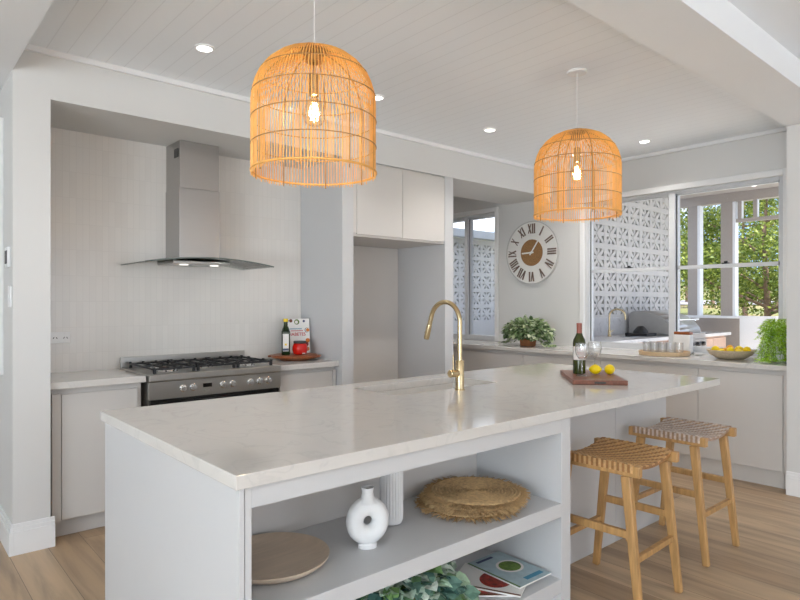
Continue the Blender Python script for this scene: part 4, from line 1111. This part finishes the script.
for x in (.12, .30, .48, .64):
    MB().lathe([(.028, 0), (.024, .03), (0, .032)], 16, T=Matrix.Translation((x, -.0155, .84)) @ Matrix.Rotation(PI / 2, 4, 'X')).build('knob', 'black', bq)
wk = thing('wok_burner', 'black side burner left of the barbecue hood on the outdoor bench', 'burner', (7.03, 3.62, .951))
MB().box(-.12, .12, -.14, .14, 0, .035).build('burner_tray', 'black', wk, bevel=.006)
MB().lathe([(.09, .0355), (.085, .06), (.05, .10), (.03, .12), (0, .122)], 20).build('burner_lid', 'black', wk, smooth=True)

# parapet, posts, valance
struct('wall_parapet', MB().box(VX, VX + .12, 3.30, 8.0, 0, 1.13), 'taupedk', label='taupe veranda parapet wall')  # stretch of the parapet in shade, shade put into its colour
struct('wall_parapet', MB().box(VX + .01, VX + .11, -1.0, 3.30, 0, 1.13), 'outwhite', label='white veranda parapet wall')  # stretch of the same parapet in sun, sunlight put into its colour
struct('trim_6', MB().box(VX - .02, VX + .14, -1.0, 8.0, 1.13, 1.165), 'outwhite', label='white parapet capping')
struct('trim_7', MB().box(VX, VX + .14, -1.0, 4.15, 2.80, 2.93), 'taupe', label='veranda beam')
def post(y, w_, lbl):
    r = thing('veranda_post', lbl, 'post', (VX + .01, y, 1.165))
    MB().box(0, .12, 0, w_, 0, 1.634).build('shaft', 'taupe', r)
    MB().box(-.002, .12, -.035, -.001, 0, 1.634).build('white_edge', 'outwhite', r)  # strip coloured as the sunlit side of the post
    return r
post(3.885, .14, 'taupe veranda post nearer the breeze block wall')
post(3.395, .16, 'taupe veranda post in the middle of the garden view')
vl = thing('fretwork_valance', 'timber fretwork panel hanging from the veranda beam at right', 'valance', (VX + .03, 1.43, 2.50))
MB().box(0, .05, 0, 1.93, 0, .05).build('bottom_rail', 'taupe', vl)
for y in (1.88, 1.68, .9, .2): MB().box(0, .05, y - .025, y + .025, .0505, .299).box(-.001, .05, y - .037, y - .0255, .0505, .299, 1).build('baluster', ['taupe', 'outwhite'], vl)  # pale slivers carry the sunlit sides of the balusters as colour
vdl = dup(first, (8.9, 3.0, 2.93), label='recessed downlight in the veranda ceiling outside the window'); vdl['group'] = 'veranda lights'

struct('floor', MB().box(-9.0, 5.7, -15.0, -6.62, -.2, -.05).box(-11.0, -5.62, -6.6, 6.0, -.2, -.05), 'deck', label='sunlit patio paving outside the living room')  # added out of view to bounce sunlight up to the ceilings
# neighbouring low building behind the small window
NY = 7.5
mb = blocks(16, 5, 6.2, 1.00, NY)
mb.box(6.2, 10.9, NY, NY + .09, -.1, 1.00); mb.box(6.2, 10.9, NY, NY + .09, 2.465, 2.52)
struct('wall_carport', mb, 'block', label='white breeze block carport wall seen through the small window')
tag(MB().box(5.9, 11.2, NY - .32, NY - .20, 2.50, 2.64).build('roof_gutter', 'gutter', bevel=.01), 'grey gutter above the far breeze block wall', 'gutter')
tag(MB().box(5.9, 11.2, NY - .2, NY + 2.5, 2.54, 2.62).build('carport_roof', 'shade_roof'), 'low pale carport roof behind the small window', 'roof')
struct('trim_8', MB().box(XE + .145, 5.95, 4.3, 8.0, 2.44, 2.60), 'taupedk', label='eave over the small window')

# ------------------------------------------------------------------ garden
gm = MB(); nx = 24
def gz(t_): return -.25 + max(0, t_ - 10) * .052
vs = []; fs = []
for i in range(nx + 1):
    d = 11.2 + i * 4.0
    for j in range(17):
        a = math.radians(-30 + j * 6.0); vs.append((d * math.cos(a), d * math.sin(a), gz(d)))
for i in range(nx):
    for j in range(16): fs.append((i * 17 + j, (i + 1) * 17 + j, (i + 1) * 17 + j + 1, i * 17 + j + 1))
gm.add(vs, fs); struct('ground', gm, 'grass', smooth=True)
rd = MB(); vs = []; fs = []
for j in range(41):
    a = math.radians(-28 + j * 2.2)
    for d in (38, 43): vs.append((d * math.cos(a), d * math.sin(a), gz(d) + .06))
for j in range(40): fs.append((j * 2, j * 2 + 1, j * 2 + 3, j * 2 + 2))
rd.add(vs, fs); struct('road', rd, 'road')
def tree(label, u, t_, h, rad, n, leaf, seed, low=.35, branch=True):
    l_ = (u - 400) / 603.6
    fx, fy = math.cos(math.atan2(694, 603.6)), math.sin(math.atan2(694, 603.6))
    x, y = t_ * (fx + l_ * fy), t_ * (fy - l_ * fx); d = math.hypot(x, y); z = gz(d) - .05
    rnd = random.Random(seed)
    r = thing('gum_tree', label, 'tree', (x, y, z), 0, 'garden trees')
    tr_ = MB(); tips = []
    tr_.tube([(0, 0, 0), (.1, .05, h * .25), (.02, .1, h * .55), (.1, .0, h * .9)], [.018 * h, .014 * h, .010 * h, .003 * h], 8)
    for i in range(9):
        a = rnd.uniform(0, 2 * PI); z0 = h * rnd.uniform(low * .7, .7); L_ = rad * rnd.uniform(.6, 1.0)
        e_ = Vector((math.cos(a) * L_, math.sin(a) * L_, z0 + rnd.uniform(.02, .25) * h)); m_ = e_ * .5 + Vector((0, 0, z0 * .45 + rnd.uniform(-.1, .3)))
        tr_.tube([(.05, .05, z0), m_, e_], [.008 * h, .006 * h, .002 * h], 6); tips.append(e_); tips.append(m_ * .5 + e_ * .5)
    tips += [Vector((rnd.uniform(-.4, .4) * rad, rnd.uniform(-.4, .4) * rad, h * rnd.uniform(.7, 1.0))) for _ in range(5)] + [Vector((rnd.uniform(-.5, .5) * rad, rnd.uniform(-.5, .5) * rad, h * rnd.uniform(low, .55))) for _ in range(6)]
    tr_.build('trunk', 'bark', r, smooth=True)
    lf = MB(); per_ = n // len(tips)
    for c_ in tips:
        br_ = rad * rnd.uniform(.22, .40)
        for i in range(per_):
            v = Vector((rnd.gauss(0, 1), rnd.gauss(0, 1), rnd.gauss(0, .7))) * br_ * .55
            d_ = Vector((rnd.uniform(-1, 1), rnd.uniform(-1, 1), rnd.uniform(-1, .6))); s_ = Vector((rnd.uniform(-1, 1), rnd.uniform(-1, 1), rnd.uniform(-1, 1)))
            q = h * .017 * rnd.uniform(.6, 1.4); d_.normalize(); s_ = d_.cross(s_)
            if s_.length < .05: continue
            s_.normalize(); p = c_ + v
            lf.add([p, p + d_ * q * .5 + s_ * q * .32, p + d_ * q, p + d_ * q * .5 - s_ * q * .28], [(0, 1, 2, 3)])
    lf.build('foliage', leaf, r)
    return r
tree('big bright garden tree with twisting branches, right side of the window view', 768, 15.5, 5.4, 2.6, 25000, 'gum', 31, .12)
tree('bushy tree between the middle post and the right of the window', 745, 25, 6.2, 2.0, 9000, 'gum', 32, .08)
tree('tree seen between the two veranda posts', 713, 32, 5.6, 2.0, 7000, 'gum', 33, .08)
tree('thin tree seen left of the nearer veranda post', 687, 37, 6.2, 1.5, 5000, 'gum', 34, .1)
tree('dark distant tree behind the right post, beyond the road', 738, 52, 8.5, 4.0, 7000, 'gumdk', 35, .05)
tree('dark distant tree at far right beyond the road', 790, 64, 11.0, 5.5, 7000, 'gumdk', 36, .05)
tree('dark distant tree at the left of the window view beyond the road', 690, 72, 8.0, 4.4, 7000, 'gumdk', 37, .05)
